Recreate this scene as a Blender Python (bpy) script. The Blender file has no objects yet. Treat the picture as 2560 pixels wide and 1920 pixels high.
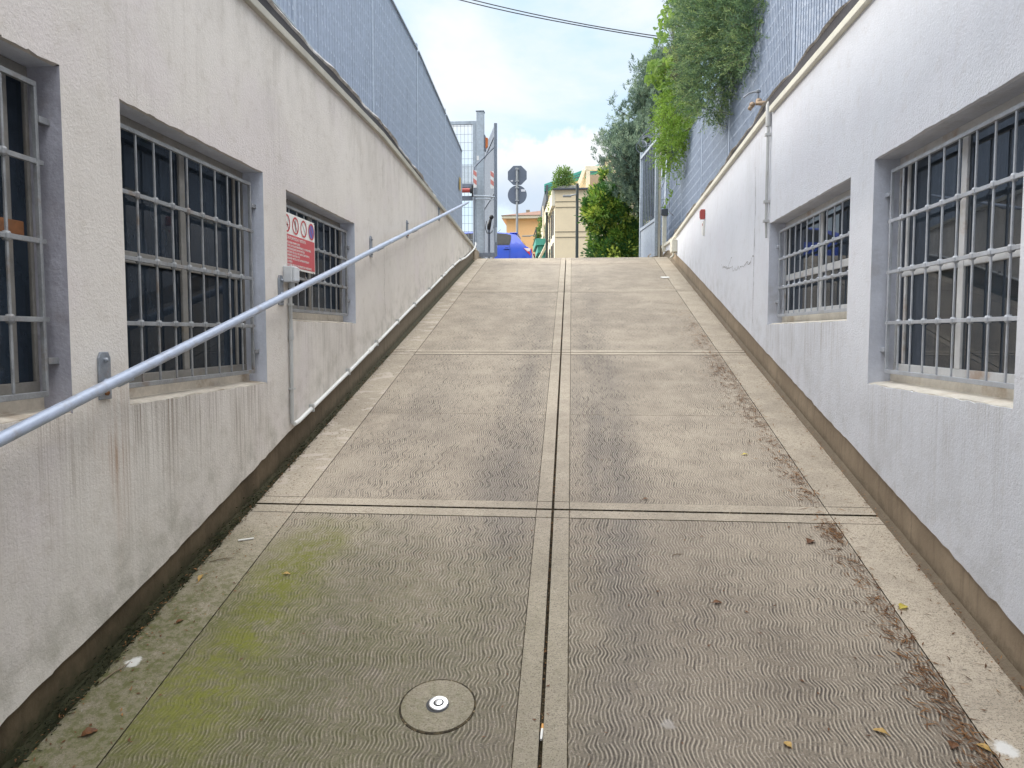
import bpy, bmesh, math, random
import numpy as np
from mathutils import Vector, Matrix

random.seed(7); RNG = np.random.default_rng(11)
SC = bpy.context.scene; COL = SC.collection
R = math.radians; PI = math.pi

# ------------------------------------------------------------------ layout (metres; camera 1.7 m above the ramp at y = 0)
XL, XR = -1.585, 1.395          # faces of the two walls
S = 0.2435                      # ramp gradient
Y0, Y1 = 11.6, 12.3             # crest curve
ZST = None
def rz(y):
    if y < -1.2: return -1.2*S
    if y <= Y0: return S*y
    if y <= Y1: return S*y - 0.2235*(y-Y0)**2/(2*(Y1-Y0))
    return S*Y1 - 0.2235*(Y1-Y0)/2 + 0.02*(min(y, 14)-Y1)
ZST = rz(14)

# ------------------------------------------------------------------ node helpers
class NT:
    def __init__(self, tree): self.t = tree; self.n = tree.nodes; self.l = tree.links
    def node(self, typ, **kw):
        n = self.n.new(typ)
        for k, v in kw.items(): setattr(n, k, v)
        return n
    def put(self, sock, v):
        if hasattr(v, 'is_output'): self.l.new(v, sock)
        elif v is not None:
            if isinstance(v, (tuple, list)) and len(v) == 3 and sock.type == 'RGBA': v = (*v, 1)
            sock.default_value = v
    def math(self, op, a, b=None, c=None, clamp=False):
        n = self.node('ShaderNodeMath', operation=op); n.use_clamp = clamp
        self.put(n.inputs[0], a)
        if b is not None: self.put(n.inputs[1], b)
        if c is not None: self.put(n.inputs[2], c)
        return n.outputs[0]
    def add(self, a, b): return self.math('ADD', a, b)
    def sub(self, a, b): return self.math('SUBTRACT', a, b)
    def mul(self, a, b): return self.math('MULTIPLY', a, b)
    def pos(self): return self.node('ShaderNodeNewGeometry').outputs['Position']
    def sep(self, v):
        n = self.node('ShaderNodeSeparateXYZ'); self.put(n.inputs[0], v); return n.outputs
    def comb(self, x, y, z):
        n = self.node('ShaderNodeCombineXYZ')
        for s, v in zip(n.inputs, (x, y, z)): self.put(s, v)
        return n.outputs[0]
    def vscale(self, v, s):
        n = self.node('ShaderNodeMapping'); self.put(n.inputs['Vector'], v); n.inputs['Scale'].default_value = s
        return n.outputs[0]
    def noise(self, v, scale=5, detail=4, rough=.55, dist=0, dims='3D'):
        n = self.node('ShaderNodeTexNoise'); n.noise_dimensions = dims
        self.put(n.inputs['Vector'], v); self.put(n.inputs['Scale'], scale); n.inputs['Detail'].default_value = detail
        n.inputs['Roughness'].default_value = rough; n.inputs['Distortion'].default_value = dist
        return n.outputs[0]
    def voro(self, v, scale=5, feature='F1', out=0):
        n = self.node('ShaderNodeTexVoronoi'); n.feature = feature
        self.put(n.inputs['Vector'], v); self.put(n.inputs['Scale'], scale); return n.outputs[out]
    def sstep(self, v, a, b, lo=0., hi=1.):
        n = self.node('ShaderNodeMapRange'); n.interpolation_type = 'SMOOTHSTEP'
        self.put(n.inputs[0], v); self.put(n.inputs[1], a); self.put(n.inputs[2], b); self.put(n.inputs[3], lo); self.put(n.inputs[4], hi)
        return n.outputs[0]
    def lin(self, v, a, b, lo=0., hi=1.):
        n = self.node('ShaderNodeMapRange')
        self.put(n.inputs[0], v); self.put(n.inputs[1], a); self.put(n.inputs[2], b); self.put(n.inputs[3], lo); self.put(n.inputs[4], hi)
        return n.outputs[0]
    def mix(self, f, a, b, blend='MIX'):
        n = self.node('ShaderNodeMix', data_type='RGBA', blend_type=blend)
        self.put(n.inputs[0], f); self.put(n.inputs[6], a); self.put(n.inputs[7], b); return n.outputs[2]
    def bump(self, h, strength=.5, dist=.01, normal=None):
        n = self.node('ShaderNodeBump'); self.put(n.inputs['Height'], h); self.put(n.inputs['Strength'], strength)
        n.inputs['Distance'].default_value = dist
        if normal is not None: self.put(n.inputs['Normal'], normal)
        return n.outputs[0]

def new_mat(name):
    m = bpy.data.materials.new(name); m.use_nodes = True
    t = NT(m.node_tree); b = m.node_tree.nodes['Principled BSDF']
    return m, t, b

def simple(name, col, rough=.6, metal=0., var=.18, scale=9., bump=.0, bscale=60., stain=None, spec=.5):
    """a plain material with its own unevenness: patchy colour, a little grain, optional dirt colour"""
    m, t, b = new_mat(name)
    p = t.pos()
    n1 = t.noise(p, scale, 5, .6); n2 = t.noise(p, scale*9, 3, .6)
    f = t.add(t.mul(n1, .7), t.mul(n2, .3))
    dark = tuple(c*(1-var) for c in col); lite = tuple(min(1, c*(1+var)) for c in col)
    c = t.mix(t.sstep(f, .3, .7), dark, lite)
    if stain:
        c = t.mix(t.mul(t.sstep(t.noise(p, scale*.6, 6, .65), .52, .72), stain[3] if len(stain) > 3 else .6), c, stain[:3])
    t.put(b.inputs['Base Color'], c)
    t.put(b.inputs['Roughness'], t.lin(n1, .2, .8, max(0, rough-.12), min(1, rough+.12)))
    b.inputs['Metallic'].default_value = metal
    b.inputs['Specular IOR Level'].default_value = spec
    if bump: t.put(b.inputs['Normal'], t.bump(t.noise(p, bscale, 4, .6), bump, .004))
    return m

# ------------------------------------------------------------------ walls: painted roughcast
def plaster_mat(name, base, tint, left):
    m, t, b = new_mat(name)
    p = t.pos(); x, y, z = t.sep(p)
    big = t.noise(p, .9, 5, .6); mid = t.noise(p, 4.5, 5, .62)
    c = t.mix(t.sstep(big, .32, .68), base, tint)
    c = t.mix(t.mul(t.sstep(t.noise(p, 1.7, 4, .6), .48, .70), .55 if left else .35), c, (.655, .595, .590) if left else (.70, .69, .75))
    c = t.mix(t.mul(t.sstep(t.noise(p, 13, 4, .7), .50, .72), .22 if left else .12), c, (.40, .345, .28))
    c = t.mix(t.mul(t.sstep(mid, .45, .8), .22), c, tuple(v*.76 for v in base))
    # rain streaks: fine vertical runs, stronger in places
    sv = t.vscale(p, (1, 34, .9))
    streak = t.noise(sv, 1.0, 4, .7)
    fine = t.noise(t.vscale(p, (1, 150, 1.1)), 1.0, 3, .75)
    blotch = t.sstep(t.noise(t.vscale(p, (1, 3.2, 1.3)), 1.3, 4, .6), .34, .66, .12, 1)
    where = t.sstep(t.noise(p, .8, 3, .5), .38, .66)
    c = t.mix(t.mul(t.mul(t.sstep(streak, .5, .72), where), .15 if left else .10), c, (.30, .26, .22))
    hb = t.sub(z, t.mul(y, S))                       # height above the ramp
    def run(y0, y1, zt, zb, amt, col):               # runs of dirt below a sill
        nonlocal c
        inside = t.mul(t.sstep(y, y0-.05, y0+.1), t.sstep(y, y1-.1, y1+.08, 1, 0))
        vert = t.mul(t.sstep(z, zb, zt-.05), t.sstep(z, zt-.005, zt+.01, 1, 0))
        k = t.mul(t.mul(t.mul(inside, vert), blotch), t.add(t.mul(t.sstep(fine, .44, .64), .85), t.mul(t.sstep(streak, .42, .7), .26)))
        n = t.math('MINIMUM', t.math('MAXIMUM', k, 0), 1)
        c = t.mix(t.mul(n, amt), c, col)
    if left:
        run(2.50, 3.80, 1.45, .80, .85, (.20, .155, .11))
        run(4.02, 5.30, 1.77, 1.15, .8, (.19, .165, .13))
        run(.9, 2.3, 1.45, .75, .55, (.21, .15, .10))
        run(2.30, 2.52, 1.52, .70, .9, (.30, .15, .06))      # rust below the handrail bracket
        run(1.2, 6.4, 2.52, 1.8, .12, (.2, .17, .14))
        run(5.2, 6.8, 3.3, 2.3, .30, (.22, .19, .16))
        run(3.7, 4.05, 3.3, 2.2, .55, (.20, .18, .15))
        # dirt under the coping
        c = t.mix(t.mul(t.sstep(t.noise(t.vscale(p, (1, 5, 2)), 1.4, 4, .6), .42, .7), t.mul(t.sstep(z, 2.6, 3.25), .25)), c, (.30, .27, .22))
    else:
        run(4.05, 5.75, 1.765, 1.25, .60, (.28, .25, .22))
        run(2.5, 3.75, 1.46, .85, .45, (.30, .27, .23))
        run(5.9, 6.5, 3.2, 2.0, .40, (.30, .29, .26))
    # splash dirt and algae just above the plinth
    low = t.mul(t.sstep(hb, .18, .62, 1, 0), t.sstep(t.noise(p, 7, 5, .65), .40, .72))
    c = t.mix(t.mul(low, .42 if left else .22), c, (.20, .19, .14))
    specks = t.sstep(t.noise(p, 120, 2, .5), .66, .74)
    c = t.mix(t.mul(specks, .22), c, tuple(v*.5 for v in base))
    t.put(b.inputs['Base Color'], c)
    b.inputs['Roughness'].default_value = .93; b.inputs['Specular IOR Level'].default_value = .18
    h = t.add(t.mul(t.noise(p, 95, 4, .68, .3), .8), t.mul(t.noise(p, 9, 4, .5), .45))
    t.put(b.inputs['Normal'], t.bump(h, .50, .010))
    return m

def plinth_mat(name, left):
    m, t, b = new_mat(name)
    p = t.pos(); x, y, z = t.sep(p)
    hb = t.sub(z, t.mul(y, S))
    n = t.noise(p, 3.2, 5, .65); n2 = t.noise(p, 26, 4, .6)
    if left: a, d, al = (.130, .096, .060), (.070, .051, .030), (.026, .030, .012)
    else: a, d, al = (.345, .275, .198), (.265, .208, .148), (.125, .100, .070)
    c = t.mix(t.sstep(n, .35, .65), a, d)
    if left:                                                    # cleaner, drier render further up
        c = t.mix(t.sstep(y, 3.4, 6.5), c, t.mix(n, (.21, .175, .13), (.14, .115, .085)))
        damp_shade = t.sstep(t.add(y, t.mul(n, 2.2)), 2.6, 5.2, 1, 0)
        c = t.mix(t.mul(t.mul(damp_shade, t.sstep(t.add(hb, t.mul(n2, .12)), .05, .22, 1, 0)), .85), c, al)
    low = t.sstep(t.add(hb, t.mul(n2, .09)), .06, .14, 1, 0)
    c = t.mix(t.mul(low, .75), c, al)
    c = t.mix(t.mul(t.sstep(t.noise(t.vscale(p, (1, 30, 2)), 1, 3, .6), .52, .7), .35), c, tuple(v*.6 for v in d))
    t.put(b.inputs['Base Color'], c); b.inputs['Roughness'].default_value = .85; b.inputs['Specular IOR Level'].default_value = .3
    t.put(b.inputs['Normal'], t.bump(t.add(n2, t.mul(low, t.noise(p, 90, 3, .6))), .5, .008))
    return m

# ------------------------------------------------------------------ ramp concrete
def moss_mask(t, p, y, x, n):
    spread = t.sstep(t.add(x, t.mul(n, .5)), -1.2, .75, 1, 0)
    near = t.sstep(t.add(y, t.mul(n, 1.0)), 3.0, 4.2, 1, 0)
    return t.mul(spread, near)

def ramp_mat(grooved):
    m, t, b = new_mat('grooved_concrete' if grooved else 'trowelled_concrete')
    p = t.pos(); x, y, z = t.sep(p)
    big = t.noise(p, .7, 4, .55); mid = t.noise(p, 5, 5, .65); fine = t.noise(p, 55, 4, .65); grit = t.noise(p, 210, 2, .5)
    if grooved: lite, dark = (.440, .376, .296), (.305, .258, .206)
    else: lite, dark = (.500, .432, .342), (.350, .300, .238)
    c = t.mix(t.sstep(t.add(t.mul(big, .5), t.mul(mid, .5)), .36, .62), dark, lite)
    # low end of the ramp darkened by moisture and partly by painted shade, top bleached
    damp_shade = t.sstep(t.add(y, t.mul(t.sub(big, .5), 2.2)), 1.6, 4.4, 1, 0)
    dryside = t.sstep(x, .55, 1.15, 1, .25)
    c = t.mix(t.mul(t.mul(damp_shade, dryside) if not grooved else damp_shade, .78 if grooved else .62), c, (.098, .078, .058) if grooved else (.185, .160, .122))
    c = t.mix(t.mul(t.sstep(fine, .52, .70), .30), c, tuple(v*.42 for v in dark))
    c = t.mix(t.mul(t.sstep(grit, .54, .64), .60), c, tuple(v*.28 for v in dark))
    c = t.mix(t.mul(t.sstep(t.noise(p, 150, 2, .5), .62, .70), .30), c, (.62, .58, .50))
    h = t.add(t.mul(fine, .25), t.mul(grit, .15))
    if grooved:
        # tyre grime: two dark lanes each side of the middle joint
        ln = t.noise(t.vscale(p, (3.0, .45, .45)), 1.6, 4, .6)
        xs = t.add(x, t.mul(t.sub(y, 2), .008))
        lane = lambda c0, w: t.math('EXPONENT', t.mul(t.math('POWER', t.math('DIVIDE', t.sub(xs, c0), w), 2), -1))
        lanes = t.math('MAXIMUM', t.math('MAXIMUM', lane(.17, .17), t.mul(lane(-.36, .16), .9)), t.mul(lane(-1.0, .26), .4))
        lanes = t.mul(lanes, t.mul(t.sstep(y, 2.6, 3.6, .45, 1), t.sstep(y, 5.2, 8.0, 1, .35)))
        c = t.mix(t.mul(t.mul(lanes, t.sstep(ln, .32, .62)), .62), c, (.135, .124, .120))
        # wavy combed grooves running down the slope
        wob = t.add(t.mul(t.noise(p, 3.4, 2, .5), 9.0), t.mul(t.noise(p, 9.0, 2, .5), 2.6))
        wave = t.mul(t.math('SINE', t.add(t.mul(y, 2*PI/.115), wob)), .0066)
        jag = t.mul(t.sub(t.noise(p, 14, 2, .5), .5), .009)
        g = t.math('SINE', t.mul(t.add(t.add(x, wave), jag), 2*PI/.0128))
        brk = t.sstep(t.noise(p, 34, 3, .6), .36, .56)               # the comb marks break up
        patch = t.sstep(t.noise(t.vscale(p, (1.1, 1.7, 1.7)), 2.6, 4, .6), .30, .62)
        gv = t.mul(t.sstep(g, .05, .85), brk)
        worn = t.sstep(t.noise(p, 1.5, 5, .65), .30, .58, .45, 1)
        lv = t.sstep(t.noise(t.vscale(p, (70, 9, 9)), 1.0, 3, .7), .34, .62, .25, 1)
        amt = t.mul(t.mul(gv, lv), t.math('MINIMUM', t.mul(t.add(t.add(t.mul(patch, .62), t.mul(damp_shade, .42)), t.add(t.mul(lanes, .70), .10)), worn), 1))
        # deeper comb strokes at a wider spacing, in broken runs
        g2 = t.math('SINE', t.mul(t.add(t.add(x, t.mul(wave, 1.5)), t.mul(jag, 1.6)), 2*PI/.033))
        b2 = t.mul(t.sstep(t.noise(t.vscale(p, (1.6, 1, 1)), 11, 4, .65), .44, .60), t.sstep(t.noise(p, 60, 2, .6), .34, .50))
        deep = t.mul(t.mul(t.sstep(g2, .30, .90), b2), t.math('MINIMUM', t.add(t.add(t.mul(lanes, .75), t.mul(patch, .38)), .10), 1))
        amt = t.math('MINIMUM', t.add(amt, t.mul(deep, .85)), 1)
        c = t.mix(t.mul(amt, .90), c, (.060, .050, .043))
        hi = t.mul(t.sstep(g, -.95, -.40, 1, 0), t.mul(t.mul(brk, worn), .50))
        c = t.mix(hi, c, (.54, .475, .385))
        h = t.add(h, t.mul(amt, -1.0))
        # dark run-off along the edges and joints, as left by puddles
    # moss: yellow green along the left lane, olive film on the left strip
    n = t.noise(p, 2.1, 5, .62)
    mm = moss_mask(t, p, y, x, n)
    film = t.mul(mm, t.add(t.mul(t.sstep(t.noise(p, 6, 5, .7), .22, .56), .62), t.mul(t.sstep(t.noise(p, 38, 4, .7), .44, .58), .38)))
    c = t.mix(t.mul(film, .80 if grooved else .86), c, (.084, .090, .023))
    if grooved:
        streak = t.math('EXPONENT', t.mul(t.math('POWER', t.math('DIVIDE', t.add(x, t.add(1.19, t.mul(t.sub(n, .5), .4))), .15), 2), -1))
        sy = t.mul(t.sstep(y, 1.7, 2.3), t.sstep(t.add(y, t.mul(n, .8)), 3.3, 4.0, 1, 0))
        c = t.mix(t.mul(t.mul(streak, sy), t.mul(t.mul(t.sstep(t.noise(p, 9, 5, .7), .30, .58), t.sstep(t.noise(p, 60, 3, .7), .36, .56, .35, 1)), .92)), c, (.150, .158, .020))
    else:
        dash = t.sstep(t.noise(t.vscale(p, (55, 150, 150)), 1.0, 3, .7), .56, .66)
        c = t.mix(t.mul(dash, t.mul(t.sstep(mid, .3, .62), .60)), c, (.105, .088, .068))
        # leaf stains and bird lime
        c = t.mix(t.mul(t.sstep(t.voro(t.vscale(p, (1, 2.2, 2.2)), 13), .16, .08), t.mul(t.sstep(t.noise(p, 4, 3, .5), .45, .6), .55)), c, (.12, .10, .075))
        peel = t.sstep(t.noise(t.vscale(p, (1.2, 2.6, 2.6)), 4.2, 5, .7), .54, .60)
        c = t.mix(t.mul(t.mul(peel, t.sstep(x, -1.3, -1.36)), t.mul(t.sstep(y, 3.2, 4.2), .75)), c, (.56, .49, .42))
    def blot(px, py, r, col, amt):
        nonlocal c
        dx = t.sub(x, px); dy = t.sub(y, py)
        d = t.math('SQRT', t.add(t.mul(dx, dx), t.mul(dy, dy)))
        c = t.mix(t.mul(t.sstep(t.add(d, t.mul(t.sub(t.noise(p, 26, 4, .7), .5), r*1.6)), r*.55, r, 1, 0), amt), c, col)
    blot(-1.505, 2.378, .030, (.66, .66, .63), .8); blot(1.215, 2.165, .035, (.68, .68, .66), .8); blot(.28, 2.20, .028, (.45, .43, .41), .4)
    t.put(b.inputs['Base Color'], c)
    t.put(b.inputs['Roughness'], t.lin(damp_shade, 0, 1, .9, .72)); b.inputs['Specular IOR Level'].default_value = .3
    t.put(b.inputs['Normal'], t.bump(h, .55, .006))
    return m

def joint_mat():
    m, t, b = new_mat('joint_dirt')
    p = t.pos(); n = t.noise(p, 40, 4, .7)
    c = t.mix(t.sstep(n, .4, .62), (.024, .018, .010), (.085, .064, .032))
    c = t.mix(t.sstep(t.noise(p, 90, 3, .6), .64, .70), c, (.34, .27, .17))
    t.put(b.inputs['Base Color'], c); b.inputs['Roughness'].default_value = .95
    t.put(b.inputs['Normal'], t.bump(n, .8, .01)); return m

def glass_mat():
    m, t, b = new_mat('window_glass')
    out = [n for n in m.node_tree.nodes if n.type == 'OUTPUT_MATERIAL'][0]
    p = t.pos()
    tr = t.node('ShaderNodeBsdfTransparent'); tr.inputs[0].default_value = (.10, .13, .17, 1)
    gl = t.node('ShaderNodeBsdfGlossy'); gl.inputs['Roughness'].default_value = .015; gl.inputs[0].default_value = (.92, .95, 1, 1)
    wob = t.bump(t.noise(p, 2.2, 2, .5), .012, .02)
    t.put(gl.inputs['Normal'], wob)
    fr = t.node('ShaderNodeFresnel'); fr.inputs['IOR'].default_value = 1.5
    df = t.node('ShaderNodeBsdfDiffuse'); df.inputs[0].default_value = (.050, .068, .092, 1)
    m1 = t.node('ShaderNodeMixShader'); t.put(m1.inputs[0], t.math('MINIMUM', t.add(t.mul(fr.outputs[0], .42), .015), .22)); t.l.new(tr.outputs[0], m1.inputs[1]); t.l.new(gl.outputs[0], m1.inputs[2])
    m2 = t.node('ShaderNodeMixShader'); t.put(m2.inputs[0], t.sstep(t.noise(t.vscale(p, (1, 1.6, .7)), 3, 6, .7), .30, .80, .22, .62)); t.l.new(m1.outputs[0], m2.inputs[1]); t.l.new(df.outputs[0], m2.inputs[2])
    t.l.new(m2.outputs[0], out.inputs[0]); return m

def leaf_mat(name, cols, trans=.35, rough=.55, spec=.3):
    m, t, b = new_mat(name)
    out = [n for n in m.node_tree.nodes if n.type == 'OUTPUT_MATERIAL'][0]
    g = t.node('ShaderNodeNewGeometry'); r = g.outputs['Random Per Island']
    cr = t.node('ShaderNodeValToRGB'); t.l.new(r, cr.inputs[0])
    el = cr.color_ramp.elements
    el[0].position = 0; el[0].color = (*cols[0], 1); el[1].position = 1; el[1].color = (*cols[-1], 1)
    for i, c in enumerate(cols[1:-1]):
        e = el.new((i+1)/(len(cols)-1)); e.color = (*c, 1)
    c = t.mix(t.mul(t.sstep(t.noise(g.outputs['Position'], 1.3, 3, .5), .35, .7), .35), cr.outputs[0], tuple(v*.7 for v in cols[0]))
    t.put(b.inputs['Base Color'], c); b.inputs['Roughness'].default_value = rough; b.inputs['Specular IOR Level'].default_value = spec
    tl = t.node('ShaderNodeBsdfTranslucent'); t.put(tl.inputs[0], t.mix(.5, c, tuple(min(1, v*1.5) for v in cols[-1])))
    mx = t.node('ShaderNodeMixShader'); mx.inputs[0].default_value = trans
    t.l.new(b.outputs[0], mx.inputs[1]); t.l.new(tl.outputs[0], mx.inputs[2]); t.l.new(mx.outputs[0], out.inputs[0]); return m

def galv(name, col=(.36, .40, .46), dark=.75, rough=.5, metal=.55):
    m, t, b = new_mat(name)
    p = t.pos()
    sp = t.voro(p, 38, out=1); g = t.node('ShaderNodeSeparateColor'); t.l.new(sp, g.inputs[0])
    c = t.mix(g.outputs[0], tuple(v*dark for v in col), col)
    c = t.mix(t.mul(t.sstep(t.noise(t.vscale(p, (14, 14, 1.1)), 1, 4, .6), .48, .75), .35), c, tuple(v*.5 for v in col))
    t.put(b.inputs['Base Color'], c); t.put(b.inputs['Roughness'], t.lin(g.outputs[1], 0, 1, rough-.1, rough+.12)); b.inputs['Metallic'].default_value = metal
    return m

M = {}
M['plaster_l'] = plaster_mat('warm_grey_roughcast', (.705, .662, .612), (.645, .602, .556), True)
M['plaster_r'] = plaster_mat('pale_roughcast', (.735, .755, .810), (.690, .710, .765), False)
M['reveal'] = simple('blue_grey_reveal', (.56, .585, .66), .85, var=.10, scale=6, bump=.5, bscale=70, stain=(.36, .35, .35, .5))  # reveals bluer and darker than the plaster around them
M['reveal_dark'] = simple('dark_reveal_render', (.36, .355, .40), .9, var=.18, scale=6, bump=.7, bscale=70, stain=(.20, .17, .15, .6))  # darker reveal tone for the nearest left window
M['plinth_l'] = plinth_mat('damp_plinth_render', True); M['plinth_r'] = plinth_mat('brown_plinth_render', False)
M['groove'] = ramp_mat(True); M['smooth'] = ramp_mat(False); M['joint'] = joint_mat()
M['sill_l'] = simple('dusty_sill', (.50, .45, .38), .85, var=.2, scale=7, bump=.3, stain=(.22, .15, .09, .7))
M['sill_r'] = simple('pale_sill', (.60, .56, .49), .85, var=.15, scale=7, bump=.3, stain=(.35, .24, .14, .6))
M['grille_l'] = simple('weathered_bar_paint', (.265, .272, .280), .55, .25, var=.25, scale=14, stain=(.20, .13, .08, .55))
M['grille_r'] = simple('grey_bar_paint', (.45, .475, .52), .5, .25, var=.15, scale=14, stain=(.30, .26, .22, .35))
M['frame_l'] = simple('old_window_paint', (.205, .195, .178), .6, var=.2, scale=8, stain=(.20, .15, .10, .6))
M['frame_rust'] = simple('rusty_window_rail', (.21, .085, .032), .8, var=.35, scale=9, stain=(.12, .06, .03, .7))
M['frame_r'] = simple('white_window_paint', (.58, .59, .60), .55, var=.1, scale=8, stain=(.34, .20, .10, .65))
M['glass'] = glass_mat()
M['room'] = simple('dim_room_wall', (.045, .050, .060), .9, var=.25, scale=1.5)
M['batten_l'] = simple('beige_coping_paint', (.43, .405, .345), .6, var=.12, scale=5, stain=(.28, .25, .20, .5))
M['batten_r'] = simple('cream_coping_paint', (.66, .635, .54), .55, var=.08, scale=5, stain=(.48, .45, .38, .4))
M['membrane'] = simple('bitumen_and_gap_shade', (.060, .056, .062), .75, var=.3, scale=12, bump=.5)
M['membrane_edge'] = simple('bleached_membrane', (.48, .46, .44), .8, var=.3, scale=18, bump=.4, stain=(.18, .16, .15, .7))
M['galv'] = galv('galvanised_slat', (.405, .465, .565), .88, .60, .12)
M['galv_tab'] = galv('galvanised_tab', (.440, .500, .600), .85, .55, .15)
M['galv_right'] = galv('dark_galvanised_slat', (.250, .305, .405), .86, .62, .10)  # right fence slats: darker, bluer copy of the left fence colour
M['galv_right_tab'] = galv('dark_galvanised_tab', (.275, .330, .430), .85, .6, .12)
M['galv_post'] = galv('galvanised_post', (.42, .47, .53), .82, .5, .35)
M['gate_dark'] = galv('gate_steel', (.205, .232, .285), .85, .5, .35)
M['rail'] = simple('worn_blue_grey_paint', (.40, .455, .57), .45, .2, var=.10, scale=22, stain=(.27, .25, .25, .55), bump=.15)
M['bracket'] = simple('bracket_steel', (.25, .27, .30), .5, .4, var=.25, scale=30, stain=(.25, .12, .05, .45))
M['rust'] = simple('rust', (.26, .11, .04), .9, var=.4, scale=40)
M['pvc'] = simple('white_plastic', (.70, .70, .68), .45, var=.06, scale=10, stain=(.45, .43, .38, .4))
M['pvc_g'] = simple('grey_plastic', (.46, .465, .46), .5, var=.08, scale=10, stain=(.33, .31, .27, .5))
M['box'] = simple('light_grey_plastic', (.55, .56, .57), .45, var=.05, scale=16)
M['white'] = simple('white_enamel', (.78, .77, .73), .4, var=.05, scale=14)
M['red'] = simple('faded_sign_red', (.52, .075, .085), .5, var=.08, scale=12)
M['sred'] = simple('red_ring', (.50, .045, .05), .45, var=.06)
M['sblue'] = simple('sign_blue', (.12, .13, .42), .45, var=.06)
M['black'] = simple('black_plastic', (.022, .022, .024), .5, var=.2)
M['signback'] = simple('grey_sign_back', (.135, .155, .190), .5, .2, var=.08, scale=3)
M['sticker'] = simple('white_sticker', (.7, .7, .7), .5, var=.03)
M['orange'] = simple('amber_lens', (.72, .20, .05), .35, var=.05)
M['actred'] = simple('red_actuator', (.40, .07, .06), .4, var=.1)
M['steel'] = simple('brushed_steel', (.72, .72, .72), .25, .9, var=.06, scale=30)
M['conc'] = simple('brown_concrete', (.30, .245, .18), .9, var=.2, scale=5, bump=.5, stain=(.14, .11, .08, .6))
M['asphalt'] = simple('asphalt', (.055, .055, .057), .9, var=.2, scale=20, bump=.5)
M['earth'] = simple('yard_gravel', (.20, .18, .15), .95, var=.25, scale=6, bump=.6)
M['cream'] = simple('cream_stone_cladding', (.82, .67, .455), .8, var=.05, scale=1.2)
M['cream_lit'] = simple('cream_lit_render', (.78, .70, .54), .8, var=.05, scale=1.2)
M['creamband'] = simple('panel_joint', (.30, .25, .18), .8, var=.1)
M['orangewall'] = simple('orange_render', (.86, .52, .245), .85, var=.05, scale=.8)
M['tile'] = simple('terracotta_roof', (.215, .120, .085), .85, var=.3, scale=3)
M['copper'] = simple('green_copper', (.075, .36, .30), .55, var=.12, scale=1.5)
M['slate'] = simple('slate_grey_cladding', (.075, .085, .105), .6, var=.15)
M['winglass'] = simple('dark_pane', (.035, .042, .052), .12, var=.1)
M['lamp'] = simple('lamp_post_paint', (.040, .050, .048), .5, .3, var=.1)
M['lampgrey'] = simple('lamp_head_grey', (.30, .31, .31), .5, .2, var=.1)
M['carpaint'], _t, _b = new_mat('blue_car_paint'); _b.inputs['Base Color'].default_value = (.018, .085, .62, 1); _b.inputs['Roughness'].default_value = .3; _b.inputs['Coat Weight'].default_value = 1; _b.inputs['Coat Roughness'].default_value = .05
_t.put(_b.inputs['Base Color'], _t.mix(_t.noise(_t.pos(), 3, 3, .5), (.012, .058, .50), (.017, .074, .58)))
M['carglass'] = simple('car_glass', (.030, .030, .026), .12, var=.3, scale=5, spec=.3)
M['tyre'] = simple('tyre', (.02, .02, .02), .85); M['lampred'] = simple('lamp_red', (.55, .02, .02), .15); M['lampclear'] = simple('lamp_clear', (.75, .60, .58), .12)
M['cable'] = simple('cable_sheath', (.05, .05, .06), .6)
M['bark'] = simple('bark', (.10, .078, .055), .95, var=.35, scale=18, bump=.8, bscale=30)
M['twig'] = simple('dry_twig', (.16, .12, .08), .9, var=.3)
M['paper'] = simple('cigarette_paper', (.75, .74, .70), .7, var=.05); M['filter'] = simple('cigarette_filter', (.62, .32, .09), .7, var=.15)
M['yleaf'] = leaf_mat('yellow_leaf', [(.50, .40, .06), (.62, .52, .12)], .2); M['bleaf'] = leaf_mat('brown_leaf', [(.10, .045, .022), (.19, .085, .035)], .1)
M['oleaf'] = leaf_mat('ochre_leaf', [(.38, .24, .07), (.52, .34, .12)], .1)
M['needle_dead'] = leaf_mat('dead_needles', [(.075, .034, .016), (.175, .082, .034), (.33, .17, .065)], .03, .8)
M['mosstuft'] = leaf_mat('moss', [(.014, .018, .008), (.030, .036, .012), (.052, .050, .02)], .1, .8)
for k_, c_ in enumerate(([(.068, .128, .080), (.110, .185, .100)], [(.125, .215, .105), (.190, .290, .130)], [(.240, .340, .135), (.350, .440, .180)])): M['conifer%d' % k_] = leaf_mat('juniper_needles', c_, .3)
for k_, c_ in enumerate(([(.085, .140, .108), (.130, .195, .145)], [(.150, .225, .160), (.205, .285, .195)], [(.225, .310, .205), (.300, .380, .245)])): M['pine%d' % k_] = leaf_mat('pine_needles', c_, .2)
for k_, c_ in enumerate(([(.045, .125, .040), (.080, .185, .042)], [(.130, .255, .045), (.220, .350, .055)], [(.310, .430, .070), (.500, .560, .110)])): M['laurel%d' % k_] = leaf_mat('laurel_leaves', c_, .28, .4, .5)
CON = ['conifer0', 'conifer1', 'conifer2']; PIN = ['pine0', 'pine1', 'pine2']; LAU = ['laurel0', 'laurel1', 'laurel2']
M['bright'] = leaf_mat('fresh_leaves', [(.095, .200, .030), (.170, .305, .045), (.270, .395, .070)], .38)
M['vine'] = leaf_mat('vine_leaves', [(.105, .215, .040), (.175, .300, .055), (.270, .380, .085)], .45)
M['pine'] = leaf_mat('pine_needles', [(.055, .100, .080), (.095, .155, .120), (.150, .215, .150)], .2)
M['laurel_plain'] = leaf_mat('laurel_leaves', [(.040, .105, .022), (.125, .225, .030), (.33, .42, .060)], .28, .4, .5)
M['roofgreen'] = leaf_mat('roof_shrub_leaves', [(.12, .22, .06), (.22, .32, .10)], .35)
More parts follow.
